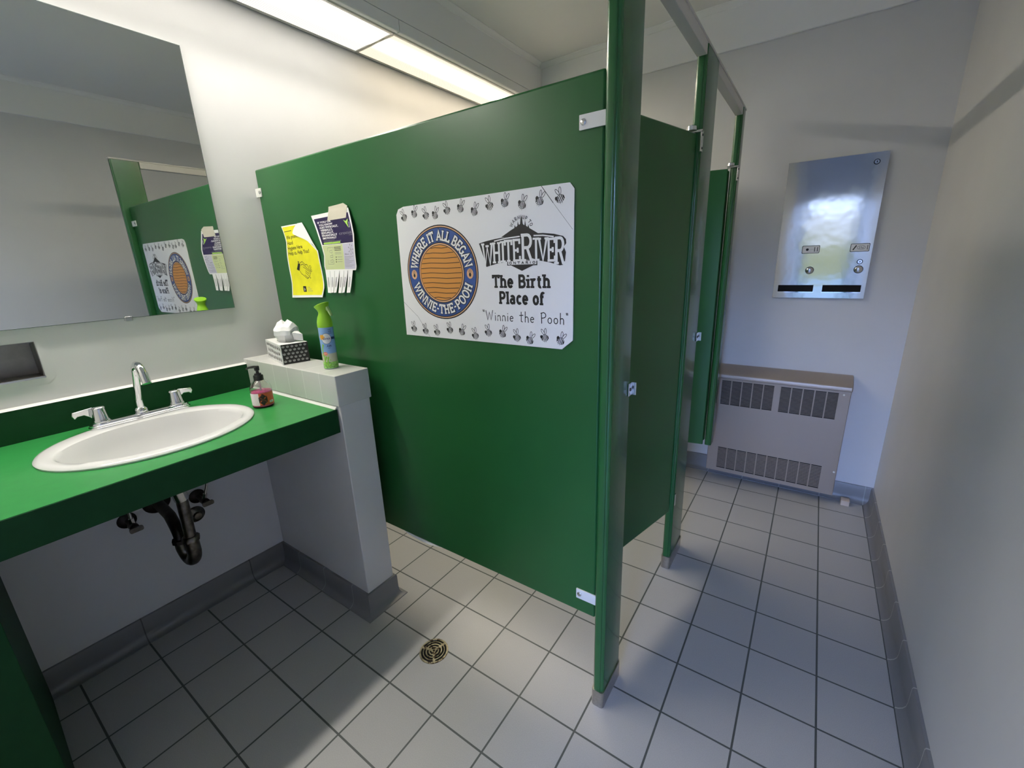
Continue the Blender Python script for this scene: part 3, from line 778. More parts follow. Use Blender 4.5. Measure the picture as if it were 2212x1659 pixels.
for ch, x0, x1, z0, z1, w_ in (('W',26,63,20,76,7),('H',63,91,25,77,6.4),('I',90,108,27,79,6.6),('T',105,131,28,81,6.4),('E',131,158,28,82,6.2),
                               ('R',158,201,28,93,8),('I',198,218,28,82,6.6),('V',214,244,27,81,6.6),('E',241,267,25,79,6.2),('R',263,296,18,80,7.4)):
    wd = G[ch][0]
    glyph(em, ch, lambda a, b, x0=x0, x1=x1, z0=z0, z1=z1, wd=wd: (x0+(x1-x0)*a/wd, z0+(z1-z0)*b), w_, PS, 3.5, 1, G, .36)
poly(em, [(115.5,17),(208,17),(208,26.5),(115.5,26.5)], PS, 3.45, 1)
line_text(em, 'ONTARIO', 119, 205, 19, 24.5, 1.9, PS, 3.6, 0, gap=.45, serif=.1)
arc_text(em, 'WARM UP TO', 162, 104, 1, 1, 31, 40, 158, 18, 1.5, PS, 3.5, 0, gap=.3, serif=.01)
em.build('emblem', ['ink', 'sign'], t, weld=False)
lt = MB()
line_text(lt, 'The Birth', 58, 250, -43.5, -13, 7.6, PS, 3.2, 0, gap=.08, serif=.40)
line_text(lt, 'Place of', 79, 231, -89.5, -59, 7.6, PS, 3.2, 0, gap=.08, serif=.40)
line_text(lt, '"Winnie the Pooh"', 15, 305, -141, -112, 2.5, PS, 3.2, 0, font=HAND, gap=.10)
lt.build('lettering', 'ink', t, weld=False)
be = MB()
def bee(u_, v_, tilt, k=1.0):
    c, s_ = math.cos(tilt), math.sin(tilt)
    f = lambda a, b: (u_+k*(a*c-b*s_), v_+k*(a*s_+b*c))
    for i, a in enumerate((-8.5, -4, .5, 5, 9)):
        hh = 8.2*math.sqrt(max(.12, 1-(a/11.5)**2))
        flat_stroke(be, [f(a+1.2, -hh-2), f(a-.2, hh-4)], (3.4, 2.2, 2.2, 2.6, 3.2)[i]*k, PS, 3.2, 0)
    flat_stroke(be, [f(*q) for q in arcp(0,-3.2,11.3,8.4,0,360,18)], 1.1*k, PS, 3.25, 0)
    poly(be, [f(*q) for q in arcp(-9.4,1.2,4,4.6,0,360,10)], PS, 3.3, 0)
    for q, r in ((-2.6, .35), (5.2, -.3)):
        pts = arcp(0, 0, 3.1, 8.2, -80, 260, 12)
        flat_stroke(be, [f(q+a*math.cos(r)-b*math.sin(r), 13.5+a*math.sin(r)+b*math.cos(r)) for a, b in pts], 1.3*k, PS, 3.2, 0)
    for q in (-3, 2): flat_stroke(be, [f(q, -11), f(q+.8, -15)], .8*k, PS, 3.2, 0)
top_b = [(-287,176,.5),(-238,183,-.3),(-189,174,.4),(-149,172,-.4),(-100,181,.4),(-46,182,-.4),(5,169,-.4),(59,179,.35),(112,182,-.3),(168,172,-.35),(222,176,-.4),(280,176,.35)]
bot_b = [(-290,-183,.2),(-235,-188,.25),(-182,-189,.3),(-124,-178,.25),(-72,-181,-.4),(-19,-190,.3),(33,-177,.25),(87,-177,-.4),(137,-185,.25),(182,-190,-.45),(230,-179,.2),(281,-184,-.45)]
for a, b_, c in top_b+bot_b: bee(a, b_, c, 1.06)
be.build('bee_border', 'ink', t, weld=False)

# ------------------------------------------------------------------ flyers
def resample(pts, n):
    d = [0]
    for a, b in zip(pts, pts[1:]): d.append(d[-1]+math.dist(a, b))
    out = []
    for k in range(n+1):
        q = d[-1]*k/n; i = 0
        while i < len(d)-2 and d[i+1] < q: i += 1
        f = (q-d[i])/max(1e-9, d[i+1]-d[i])
        out.append((pts[i][0]+(pts[i+1][0]-pts[i][0])*f, pts[i][1]+(pts[i+1][1]-pts[i][1])*f))
    return out
def sheet(mb, L, R, P, d, m, n=26, k=12, back=None):
    A, B = resample(L, n), resample(R, n); vs = []
    for a, b in zip(A, B):
        for j in range(k+1):
            f = j/k; vs.append(P(a[0]+(b[0]-a[0])*f, a[1]+(b[1]-a[1])*f, d))
    mb.add(vs, [(i*(k+1)+j, (i+1)*(k+1)+j, (i+1)*(k+1)+j+1, i*(k+1)+j+1) for i in range(n) for j in range(k)], m, True)
def lerp(a, b, f): return (a[0]+(b[0]-a[0])*f, a[1]+(b[1]-a[1])*f)
def inset(L, R, fl, fr):
    return [lerp(a,b,fl) for a,b in zip(L,R)], [lerp(a,b,fr) for a,b in zip(L,R)]
def at_uv(L, R, n=40):
    A, B = resample(L, n), resample(R, n)
    def f(s, q):
        q = max(0, min(1, q))*n; i = min(int(q), n-1)
        return lerp(lerp(A[i],A[i+1],q-i), lerp(B[i],B[i+1],q-i), s)
    return f

def PY(u_, v_, d):
    z = 2+3.5*math.sin(v_/38)+ (5 if v_ < -60 else 0)*((-60-v_)/62 if v_ < -60 else 0) + max(0, (v_-60)/110)*4+2*math.sin(u_/30+v_/55)
    return (-1.5+u_/1000, PF-.0006-(max(0.6, z+1.5)+d)/1000, 1.4+v_/1000)
t = thing('yellow_flyer', (-1.5, PF, 1.4), 'yellow hand hygiene flyer with its top corner folded over, on the green panel', 'flyer')
LY = [(-129,168),(-119,147),(-106,108),(-114,50),(-121,-48),(-124,-122)]
RY = [(4,170),(48,110),(113,62),(114,-6),(115,-82),(103,-117)]
f = MB(); sheet(f, LY, RY, PY, 0, 0)
LI = [(-122,163),(-113,146),(-100,108),(-107,50),(-114,-48),(-117,-112)]; RI = [(0,165),(44,108),(107,60),(108,-6),(109,-82),(97,-108)]
sheet(f, LI, RI, PY, .35, 1)
flat_stroke(f, [(-112,145),(-50,147)], 2.2, PY, .6, 2)
for txt, p0, p1, h in (('We promote', (-97,114), (10,120), 15), ('Hand', (-96,92), (-52,94), 15), ('Hygiene Here', (-98,72), (16,76), 15), ('Help us, Help You!', (-100,52), (56,57), 15)):
    text_line(f, txt, p0, p1, h, PY, .6, 2, .012)
poly(f, [(-43,20),(-29,16),(-47,-12),(-64,-6)], PY, .6, 2); poly(f, [(-42,27),(-32,24),(-36,20),(-45,23)], PY, .6, 2)
for pts in ([(-28,19),(-17,23),(-7,24),(2,18),(9,12)], [(-26,10),(-16,14),(-7,14),(3,7),(15,-1),(23,-6),(29,-14),(24,-20)], [(-10,3),(1,-2),(13,-8),(21,-13)], [(0,-12),(10,-18),(23,-25)], [(-4,-19),(5,-25),(16,-33)], [(-12,-28),(-2,-35),(9,-40)],
            [(-43,-13),(-36,-23),(-19,-31),(-5,-40),(4,-44),(16,-38),(28,-30)], [(10,10),(19,13),(27,10),(30,2),(30,-5),(37,-12),(37,-20),(29,-27)]):
    flat_stroke(f, pts, 2.2, PY, .6, 2, True)
for a, b_, r in ((44,2,5.5),(44,-12,4.5),(25,-40,2.5)): flat_stroke(f, arcp(a,b_,r,r,0,360,12), 1.8, PY, .6, 2)
poly(f, [(-40,-74),(-18,-74),(-14,-97),(-34,-97)], PY, .6, 2); flat_stroke(f, [(-31,-80),(-27,-92),(-22,-80)], 3, PY, .8, 0)
for k in range(3): flat_stroke(f, [(-8,-79-7*k),(12+9*k,-79-7*k)], 1.6, PY, .6, 3)
f.build('sheet', ['paper', 'yellow', 'ink', 'ink_grey'], t, weld=False)
fo = MB()
LF = [(30,173),(5,170),(-22,150),(-33,134)]; RF = [(30,173),(70,120),(100,82),(113,63)]
def PF2(u_, v_, d):
    a = PY(u_, v_, d); k = max(0, min(1, ((30-u_)+(173-v_)*.2)/60)); return (a[0], a[1]-.002-.006*math.sin(k*PI*.6), a[2])
sheet(fo, [(32,172),(5,170),(-20,150),(-33,134),(30,112),(85,88),(113,64)], [(32,172),(45,155),(56,140),(66,126),(82,104),(100,82),(113,64)], PF2, .6, 0, 20, 8)
fo.build('folded_corner', 'paper', t, weld=False)

def PP(u_, v_, d):
    k = max(0, (u_-230)/130)
    z = 3+10*k*k+3*math.sin(v_/45)+(max(0, -v_-10)/90)*12
    return (-1.5+u_/1000, PF-.0006-(z+d)/1000, 1.4+v_/1000)
t = thing('purple_flyer', (-1.27, PF, 1.4), 'purple and green flyer with cut tear off tabs taped on the green panel', 'flyer')
LP = [(94,191),(121,135),(142,81),(149,43),(136,2),(139,-16)]
RP = [(338,199),(353,148),(363,108),(359,76),(348,-3),(340,-15)]
U = at_uv(LP, RP)
f = MB(); sheet(f, LP, RP, PP, 0, 0)
def patch(s0, s1, q0, q1, m, d=.35):
    n = 14
    sheet(f, [U(s0, q0+(q1-q0)*k/n) for k in range(n+1)], [U(s1, q0+(q1-q0)*k/n) for k in range(n+1)], PP, d, m, n, 10)
patch(.04, .96, .07, .545, 1)
patch(.03, .62, .555, .975, 2); patch(.625, .97, .555, .975, 3)
def tl(txt, s0, s1, q, h, m, bold=0, d=.6):
    put_text(f, txt, lambda a, b: lerp(U(s0+(s1-s0)*a, q), U(s0+(s1-s0)*a, q-h), b), PP, d, m, bold)
for txt, s0, s1, q in (('IF YOU OR', .10,.46,.165),('YOU KNOW', .11,.48,.215),('HURT PHYSICALLY,', .11,.60,.262),('VERBALLY,', .11,.44,.309),('SEXUALLY,', .11,.45,.356),('FINANCIALLY', .11,.53,.403),('EMOTIONALLY', .11,.49,.450)):
    tl(txt, s0, s1, q, .034, 0, .03)
for q, s1 in ((.478,.42),(.50,.60)):
    flat_stroke(f, [U(.11,q),U(s1,q-.004)], 1.5, PP, .6, 4)
for s0, s1 in ((.10,.32),(.34,.56)): flat_stroke(f, [U(s0,.525),U(s1,.522)], 6.5, PP, .6, 5, True)
poly(f, [U(.78,.17),U(.84,.20),U(.92,.165),U(.88,.24),U(.885,.315),U(.84,.25)], PP, .6, 5)
flat_stroke(f, [U(.93,.22),U(.92,.27),U(.91,.31)], 4, PP, .6, 3)
tl('crocus', .58, .94, .405, .05, 4); tl('HOME', .85, .95, .435, .018, 4)
# small print of the lower half
flat_stroke(f, [U(.17,.60),U(.33,.60),U(.31,.88),U(.14,.88),U(.17,.60)], 1, PP, .6, 4)
for q in (.66, .74, .82): flat_stroke(f, [U(.20,q),U(.28,q-.02),U(.28,q+.03),U(.20,q+.02)], 1.2, PP, .6, 4)
for k in range(3): flat_stroke(f, [U(.36,.60+.025*k),U(.56,.60+.025*k)], 2, PP, .6, 6)
for k in range(2): flat_stroke(f, [U(.36,.69+.022*k),U(.55,.69+.022*k)], 1, PP, .6, 4)
for k in range(3):
    disc(f, *U(.385,.765+.04*k), 2.4, 2.4, PP, .6, 6, 10)
    flat_stroke(f, [U(.42,.765+.04*k),U(.57,.765+.04*k)], 1.2, PP, .6, 4)
tl('Milano', .66, .80, .735, .02, 6)
for k in range(8): flat_stroke(f, [U(.65,.765+.024*k),U(.93-.07*(k%3),.765+.024*k)], 1.1, PP, .6, 4)
for k in range(7):
    a = 2*PI*k/7; c = U(.87,.655); flat_stroke(f, [c, (c[0]+15*math.cos(a), c[1]+17*math.sin(a))], 1, PP, .6, 4); disc(f, c[0]+15*math.cos(a), c[1]+17*math.sin(a), 2.5, 2.5, PP, .6, 4, 8)
f.build('sheet', ['paper', 'purple', 'pale_lime', 'lilac', 'ink_grey', 'lime', 'ink'], t, weld=False)
for (a0, a1, b0, b1) in (((138,-14),(168,-14),(150,-98),(170,-99)), ((169,-14),(198,-14),(172,-98),(186,-97)), ((199,-14),(230,-14),(188,-98),(204,-97)),
                         ((231,-14),(258,-14),(220,-98),(238,-98)), ((259,-14),(284,-14),(240,-98),(256,-96)), ((286,-14),(318,-14),(271,-97),(294,-96))):
    tb = MB(); sg = random.uniform(-3, 3)
    PT = lambda u_, v_, d, sg=sg: (lambda q: (q[0], q[1]-abs(sg)*.0006*max(0,-v_-14)/80, q[2]))(PP(u_, v_, d))
    sheet(tb, [a0, lerp(a0,b0,.5), b0], [a1, lerp(a1,b1,.5), b1], PT, 0, 0, 8, 3)
    ma, mb_ = lerp(a0,a1,.5), lerp(b0,b1,.5)
    for q in (-.22, 0, .2):
        flat_stroke(tb, [(lerp(ma,mb_,.3)[0]+q*18, lerp(ma,mb_,.3)[1]), (lerp(ma,mb_,.75)[0]+q*14, lerp(ma,mb_,.75)[1])], 1.3, PT, .3, 1)
    tb.build('tear_off_tab', ['paper', 'ink_grey'], t, weld=False)
tp = MB(); sheet(tp, [(213,213),(210,196),(203,180),(198,166)], [(308,217),(334,205),(324,182),(318,167)], lambda a,b,d: PP(a,b,d+(0 if b<200 else -1)), 1.0, 0, 10, 8)
tp.build('tape', 'tape', t, weld=False)

# ------------------------------------------------------------------ things on the pony wall and counter
CZ = 1.030
# tissue box
ang = math.atan2(.236, -.97)
T = Matrix.Translation((-1.475, -.438, CZ)) @ Matrix.Rotation(ang-PI, 4, 'Z')
t = thing('tissue_box', (-1.56, -.38, CZ), 'patterned black and white tissue box on the tiled pony wall', 'tissue box')
LB, WB, HB = .222, .104, .080
b = MB(T)      # long side runs along -x, the dark end faces the room
x0, x1, y0, y1 = -LB, 0, 0, WB
b.add([(x1,y0,0),(x1,y1,0),(x1,y1,HB),(x1,y0,HB)], [(0,1,2,3)], 1)
b.add([(x0,y0,0),(x0,y1,0),(x0,y1,HB),(x0,y0,HB)], [(3,2,1,0)], 1)
b.add([(x0,y0,0),(x1,y0,0),(x1,y0,HB),(x0,y0,HB)], [(0,1,2,3)], 2)
b.add([(x0,y1,0),(x1,y1,0),(x1,y1,HB),(x0,y1,HB)], [(3,2,1,0)], 2)
b.add([(x0,y0,0),(x1,y0,0),(x1,y1,0),(x0,y1,0)], [(3,2,1,0)], 0)
n = 32; ex, ey, ca = -.105, .052, (.075, .03)
eo = [(ex+ca[0]*math.cos(2*PI*k/n), ey+ca[1]*math.sin(2*PI*k/n)) for k in range(n)]
def br(k):
    c, s_ = math.cos(2*PI*k/n), math.sin(2*PI*k/n)
    q = min(((x1 if c > 0 else x0)-ex)/c if abs(c) > 1e-9 else 9, ((y1 if s_ > 0 else y0)-ey)/s_ if abs(s_) > 1e-9 else 9)
    return (ex+q*c, ey+q*s_)
rb = [br(k) for k in range(n)]
for k in range(n):
    j = (k+1) % n; a = [(*eo[k],HB),(*rb[k],HB)]
    if abs(rb[k][0]-rb[j][0]) > 1e-6 and abs(rb[k][1]-rb[j][1]) > 1e-6:
        a.append((x1 if (rb[k][0]+rb[j][0])/2 > ex else x0, y1 if (rb[k][1]+rb[j][1])/2 > ey else y0, HB))
    a += [(*rb[j],HB),(*eo[j],HB)]
    b.ngon(a, 0)
    b.add([(*eo[k],HB),(*eo[j],HB),(*eo[j],HB-.02),(*eo[k],HB-.02)], [(0,1,2,3)], 0)
b.ngon([(*q,HB-.02) for q in eo], 3)
for (p, q) in (((x1-.002,y0-.0003),(x1-.0,y0-.0003)),):
    b.box(x1-.003, x1+.0004, y0-.0004, y0+.003, 0, HB, 0)
def PE(u_, v_, d): return (x1+.0003+d/1000, u_, v_)
def PL(u_, v_, d): return (u_, y0-.0003-d/1000, v_)
def leaf(P, cu_, cv_, r, m, w_):
    for a in (90, 38, 142, -5, 185):
        q = math.radians(a); L_ = r*(1 if a in (90,38,142) else .7)
        e_ = (cu_+L_*math.cos(q), cv_+L_*math.sin(q)); nx, nz = -math.sin(q)*r*.26, math.cos(q)*r*.26
        mid = (cu_+L_*.55*math.cos(q), cv_+L_*.55*math.sin(q))
        flat_stroke(b, [(cu_,cv_), (mid[0]+nx,mid[1]+nz), e_, (mid[0]-nx,mid[1]-nz), (cu_,cv_)], w_, P, .1, m)
    flat_stroke(b, [(cu_,cv_), (cu_,cv_-r*.55)], w_, P, .1, m)
rb_ = random.Random(3)
for r_ in range(5):
    for c_ in range(6-(r_ % 2)):
        leaf(PE, .0105+.0164*c_+.0082*(r_ % 2), .0105+.0146*r_+rb_.uniform(-.001,.001), .0064, 3, .0013)
for r_ in range(3):
    for c_ in range(8-(r_ % 2)):
        leaf(PL, -.015-.0265*c_-.013*(r_ % 2), .014+.0235*r_+rb_.uniform(-.002,.002), .0110, 4, .0014)
b.build('carton', ['box_white', 'box_dark', 'box_white', 'box_grey', 'ink'], t, weld=False)
ts = MB(T); n = 28; rnd = random.Random(5)
ph = [rnd.uniform(0, 6.28) for _ in range(8)]
def tis(lv, k):
    hgt = [-.012, .012, .032, .052, .068, .078][lv]; rr = [.6, .86, 1.02, .98, .72, .26][lv]
    q = 2*PI*k/n
    fold = 1+.10*math.sin(3*q+ph[0]+lv*.5)+.08*math.sin(5*q+ph[1]-lv*.9)+.05*math.sin(9*q+ph[2]+lv)
    return (-.098+rr*fold*.050*math.cos(q)+.004*lv, .054+rr*fold*.043*math.sin(q), HB+hgt*(1+.12*math.sin(2*q+ph[3])+.06*math.sin(5*q+ph[4])))
rw = [[tis(l, k) for k in range(n)] for l in range(6)]
for a, b_ in zip(rw, rw[1:]): ts.add(a+b_, [(k,(k+1)%n,n+(k+1)%n,n+k) for k in range(n)], 0, False)
ts.add(rw[-1]+[(-.08,.054,HB+.080)], [(k,(k+1)%n,n) for k in range(n)], 0)
# loose flap hanging over the near edge
ts.add([(-.055,.085,HB+.045),(-.02,.096,HB+.030),(-.012,.093,HB+.004),(-.055,.070,HB+.006),(-.03,.06,HB+.04)], [(0,1,2,3),(0,4,1),(4,3,2,1)], 0)
ts.build('tissue', 'tissue', t, weld=False)

# air freshener can
cx, cy = -1.247, -.374
t = thing('air_freshener_can', (cx, cy, CZ), 'green and blue air freshener spray can on the tiled pony wall', 'spray can')
R0 = .0262
def can_m(i, k):
    return 0
MB().lathe([(0,.001),(.0245,.001),(R0,.004),(R0,.012),(R0,.158),(.0255,.163),(.0,.164)], (cx,cy,CZ), 48).build('can', 'can_sky', t)
tocam = math.atan2(-1.2967-cy, .2355-cx)
def PCn(u_, v_, d):
    a = tocam+u_/R0/1000; r = R0+.0002+d/1000
    return (cx+r*math.cos(a), cy+r*math.sin(a), CZ+v_/1000)
lb = MB()
def band(u0, u1, v0, v1, d, m, n=24):
    sheet(lb, [(u0,v1),(u0,v0)], [(u1,v1),(u1,v0)], PCn, d, m, 2, n)
band(-82, 82, 3, 28, .1, 3, 60)
band(-82, 82, 28, 60, .1, 1, 60)
band(-82, 82, 60, 158, .1, 0, 60)
sheet(lb, [(-30,158),(-30,150),(-24,157)], [(40,158),(40,158),(40,158)], PCn, .2, 0, 4, 8)
band(8, 40, 112, 121, .35, 4)
def cdisc(u_, v_, rx, ry, d, m, n=28):
    vs = [PCn(u_,v_,d)]; fs = []; nr = 6
    for j in range(1, nr+1):
        vs += [PCn(u_+rx*j/nr*math.cos(2*PI*k/n), v_+ry*j/nr*math.sin(2*PI*k/n), d) for k in range(n)]
    fs = [(0,1+k,1+(k+1)%n) for k in range(n)]
    for j in range(nr-1):
        fs += [(1+j*n+k,1+(j+1)*n+k,1+(j+1)*n+(k+1)%n,1+j*n+(k+1)%n) for k in range(n)]
    lb.add(vs, fs, m)
cdisc(-3, 116, 17.5, 20, .5, 4); cdisc(-3, 116, 16.5, 19, .7, 5)
cdisc(-18, 122, 6, 6, .9, 6); 
for k in range(6): cdisc(-18+7*math.cos(k*PI/3), 122+7*math.sin(k*PI/3), 3.4, 3.4, .85, 6, 10)
text_line(lb, 'febreze', (-15,112), (10,113), 9, PCn, .95, 4, .01)
text_line(lb, 'AIR', (-5,85), (12,85), 7.5, PCn, .6, 4, .01); text_line(lb, 'MIST', (-1,79), (8,79), 3, PCn, .6, 4)
for k in range(3): text_line(lb, ('100%','AIR','CARE')[k], (6,146-7*k), (19,147-7*k), 4.5, PCn, .5, 4)
cdisc(-14, 60, 8, 6.5, .6, 7); text_line(lb, 'Gain', (-20,58), (-8,59), 4.5, PCn, .8, 5)
for a, b_, c, e_ in ((-22,18,-12,50),(-16,14,-20,54),(-10,12,-4,48),(-24,50,-19,96),(-26,70,-16,92),(-14,20,2,36),(-20,30,-9,46),(-6,10,10,26)):
    flat_stroke(lb, [(a,b_),((a+c)/2-2,(b_+e_)/2),(c,e_)], 4.2, PCn, .5, 2)
lb.build('printed_label', ['can_blue', 'can_sand', 'can_leaf', 'can_grass', 'can_navy', 'paper', 'can_flower', 'can_pink'], t, weld=False)
# cap: waisted collar rising to a tilted nozzle
cp_ = MB()
n = 36
def capring(r, z, tilt, ox=0):
    out = []
    for k in range(n):
        q = 2*PI*k/n
        dx = r*math.cos(q); dy = r*math.sin(q)
        out.append((cx+ox*math.cos(ta)+dx*math.cos(ta)-dy*math.sin(ta), cy+ox*math.sin(ta)+dx*math.sin(ta)+dy*math.cos(ta), CZ+z+tilt*dx))
    return out
ta = math.radians(20)         # the sprayer's trigger points this way (to the right in view)
rgs = [capring(.0265,.156,0), capring(.0272,.160,0), capring(.0262,.176,.02), capring(.0225,.192,.05), capring(.0185,.204,.10,.001), capring(.0172,.212,.16,.001), capring(.0190,.221,.24,0), capring(.0235,.230,.30,-.001), capring(.0262,.236,.34,-.002), capring(.0262,.239,.34,-.002), capring(.020,.241,.33,-.002), capring(.001,.242,.33,-.002)]
for a, b_ in zip(rgs, rgs[1:]): cp_.add(a+b_, [(k,(k+1)%n,n+(k+1)%n,n+k) for k in range(n)], 0, True)
cp_.build('cap', 'can_green', t)
T2 = Matrix.Translation((cx, cy, CZ)) @ Matrix.Rotation(ta, 4, 'Z')
MB(T2).extr([(.016,.232),(.024,.230),(.034,.205),(.036,.198),(.032,.197),(.022,.214),(.016,.220)], 'y', -.006, .006).build('trigger', 'can_trigger', t, bevel=.0015)

# soap bottle
cx2, cy2 = -1.425, -.562
t = thing('soap_bottle', (cx2, cy2, CT), 'clear pump bottle of pink soap on the counter corner', 'soap bottle')
RB = .0365
MB().lathe([(0,.001),(.032,.001),(RB,.005),(RB,.062),(.0362,.070),(.033,.082),(.027,.092),(.020,.099),(.0145,.103),(.0135,.106),(.0135,.110),(.0125,.110),(.0125,.106),(.0135,.102),(.019,.098),(.026,.091),(.032,.0815),(.0352,.070),(.0355,.062),(.0355,.006),(.031,.002),(0,.002)], (cx2,cy2,CT), 48).build('bottle', 'glass_clear', t)
MB().lathe([(0,.0025),(.031,.0027),(RB-.0014,.0065),(RB-.0014,.060),(RB-.002,.0605),(0,.0605)], (cx2,cy2,CT), 48).build('liquid_soap', 'soap', t)
tc2 = math.atan2(-1.2967-cy2, .2355-cx2)
def PB(u_, v_, d):
    a = tc2+u_/RB/1000; r = RB+.0003+d/1000
    return (cx2+r*math.cos(a), cy2+r*math.sin(a), CT+v_/1000)
lb = MB(); V0, V1 = 11, 57
for u0, u1, m_ in ((-52,-12,0),(-12,14,1),(14,48,1)):
    sheet(lb, [(u0,V1),(u0,V0)], [(u1,V1),(u1,V0)], PB, 0, m_, 2, 14)
for ccx, ccy in ((1,44),(1,22),(-12,33),(14,33)):
    for r in (9.5, 6, 2.6):
        pts = [(ccx+a*r, ccy+b_*r*1.05) for a, b_ in ((0,1),(1,0),(0,-1),(-1,0),(0,1))]
        pts = [(max(-12,min(14,a)), max(V0,min(V1,b_))) for a, b_ in pts]
        flat_stroke(lb, pts, 2.3, PB, .3, 2)
flat_stroke(lb, [(-11,57),(14,45)], 2, PB, .3, 2); flat_stroke(lb, [(-11,11),(14,22)], 2, PB, .3, 2)
sheet(lb, [(22,25),(22,17)], [(38,25),(38,17)], PB, .3, 0, 1, 6)
for k in range(7): flat_stroke(lb, [(24+1.9*k,23.5),(24+1.9*k,18.5)], (.6,1.1,.8,1.2,.5,1,.7)[k], PB, .5, 2)
for k in range(7): flat_stroke(lb, [(-44,48-5*k),(-24+3*(k%2),48-5*k)], .8, PB, .3, 1)
lb.build('label', ['label_white', 'label_orange', 'ink'], t, weld=False)
pm = MB().lathe([(.015,.100),(.0165,.101),(.0165,.118),(.015,.120),(.0115,.120),(.0115,.1265),(.0065,.127)], (cx2,cy2,CT), 36)
pm.lathe([(.0052,.125),(.0052,.137),(.0085,.138),(.009,.149),(.008,.151),(0,.1515)], (cx2,cy2,CT), 28)
dr = Vector((-.93, -.36, 0)).normalized()
c0 = Vector((cx2, cy2, CT+.147))
pm.tube([c0-dr*.008+Vector((0,0,.004)), c0+dr*.012+Vector((0,0,.003)), c0+dr*.034, c0+dr*.046-Vector((0,0,.006))], [.0045,.005,.0042,.0036], 14)
pm.build('pump_head', 'black', t)
MB().cyl((cx2,cy2,CT+.012), (cx2,cy2,CT+.105), .0028, n=10).build('dip_tube', 'label_white', t)

# ------------------------------------------------------------------ floor drain
dc = (-.772, -.434)
t = thing('floor_drain', (*dc, 0), 'round tarnished metal floor drain in the grey tiles', 'floor drain')
RD = .054
MB().lathe([(.0465,.0010),(.0475,.0032),(.0535,.0030),(RD,.0005)], (*dc,0), 48).build('rim', 'drain', t)
gt = MB()
MB_v = MB().lathe([(0,.0006),(.0468,.0006)], (*dc,0), 40).build('sump', 'void', t)
def sector(r0, r1, a0, a1, n=14):
    vs = []
    for k in range(n+1):
        q = math.radians(a0+(a1-a0)*k/n)
        for r, z in ((r0,.0032),(r1,.0032),(r1,.0008),(r0,.0008)): vs.append((dc[0]+r*math.cos(q), dc[1]+r*math.sin(q), z))
    fs = []
    for k in range(n):
        b0, b1 = 4*k, 4*(k+1)
        for j in range(4): fs.append((b0+j, b0+(j+1)%4, b1+(j+1)%4, b1+j))
    gt.add(vs, fs, 0)
for r0, r1 in ((.0035,.0085),(.0150,.0195),(.0262,.0305),(.0375,.0405)): sector(r0, r1, 0, 360, 40)
for a in (75, 195, 315):
    q = math.radians(a); c, s_ = math.cos(q), math.sin(q); hw = .0045
    P4 = [(dc[0]+r*c-sg*hw*s_, dc[1]+r*s_+sg*hw*c, .0031) for r, sg in ((.004,-1),(.047,-1),(.047,1),(.004,1))]
    gt.ngon(P4)
gt.build('grate', 'drain', t, weld=False)

# ------------------------------------------------------------------ wall heater
HX0, HX1, HY, HZ0_, HZ1_ = -.205, .462, 1.49, .058, .672
t = thing('wall_heater', (.13, YB, .06), 'taupe metal wall heater with louvred grilles on the back wall', 'heater')
RXg = ((-.160,.113),(.146,.410)); RZg = (.505,.655); BXg = (-.145,.392); BZg = (.082,.222)
h = MB()
h.box(HX0, HX1, HY+.012, HY+.014, HZ0_, HZ1_, 1)                                        # dark inside
h.bar(HX1-.012, HX1, HY+.001, YB, HZ0_, HZ1_, .003, 'z').bar(HX0, HX0+.012, HY+.001, YB, HZ0_, HZ1_, .003, 'z')
h.box(HX0, HX1, HY+.014, YB, HZ0_, HZ0_+.002)
h.build('cabinet', ['heater', 'heater_in'], t)
fp = MB()
zs = [HZ0_, BZg[0], BZg[1], RZg[0], RZg[1], HZ1_]
fp.box(HX0+.003, HX1-.003, HY, HY+.002, zs[0], zs[1]).box(HX0+.003, HX1-.003, HY, HY+.002, zs[2], zs[3]).box(HX0+.003, HX1-.003, HY, HY+.002, zs[4], zs[5])
fp.box(HX0+.003, BXg[0], HY, HY+.002, zs[1], zs[2]).box(BXg[1], HX1-.003, HY, HY+.002, zs[1], zs[2])
fp.box(HX0+.003, RXg[0][0], HY, HY+.002, zs[3], zs[4]).box(RXg[0][1], RXg[1][0], HY, HY+.002, zs[3], zs[4]).box(RXg[1][1], HX1-.003, HY, HY+.002, zs[3], zs[4])
fp.build('front_panel', 'heater', t)
def grille(x0, x1, z0, z1, cols, rows, dark):
    g = MB(); wv = .0055; cw = (x1-x0-(cols-1)*wv)/cols
    for k in range(1, cols):
        xx = x0+k*(cw+wv)-wv; g.box(xx, xx+wv, HY, HY+.002, z0, z1)
    p = (z1-z0)/rows
    for r in range(1, rows):
        zz = z0+r*p
        g.box(x0, x1, HY+.0004, HY+.002, zz-p*dark, zz+p*dark)
    g.build('grille', 'heater', t, weld=False)
grille(*RXg[0], *RZg, 5, 20, .12); grille(*RXg[1], *RZg, 5, 20, .12); grille(*BXg, *BZg, 10, 16, .22)
MB().extr([(YB,.668),(YB,.735),(YB-.035,.735),(HY+.012,.708),(HY-.004,.697),(HY-.008,.690),(HY-.008,.672),(HY-.004,.668)], 'x', HX0-.002, HX1+.003).build('top_cover', 'heater', t, bevel=.004)
for x, z in ((HX0+.018,.640),(HX1-.030,.648),(HX1-.012,.20)):
    MB().tube([(x,HY,z),(x,HY-.002,z),(x,HY-.0032,z)], [.0055,.005,.003], 14).build('screw', 'bracket', t)

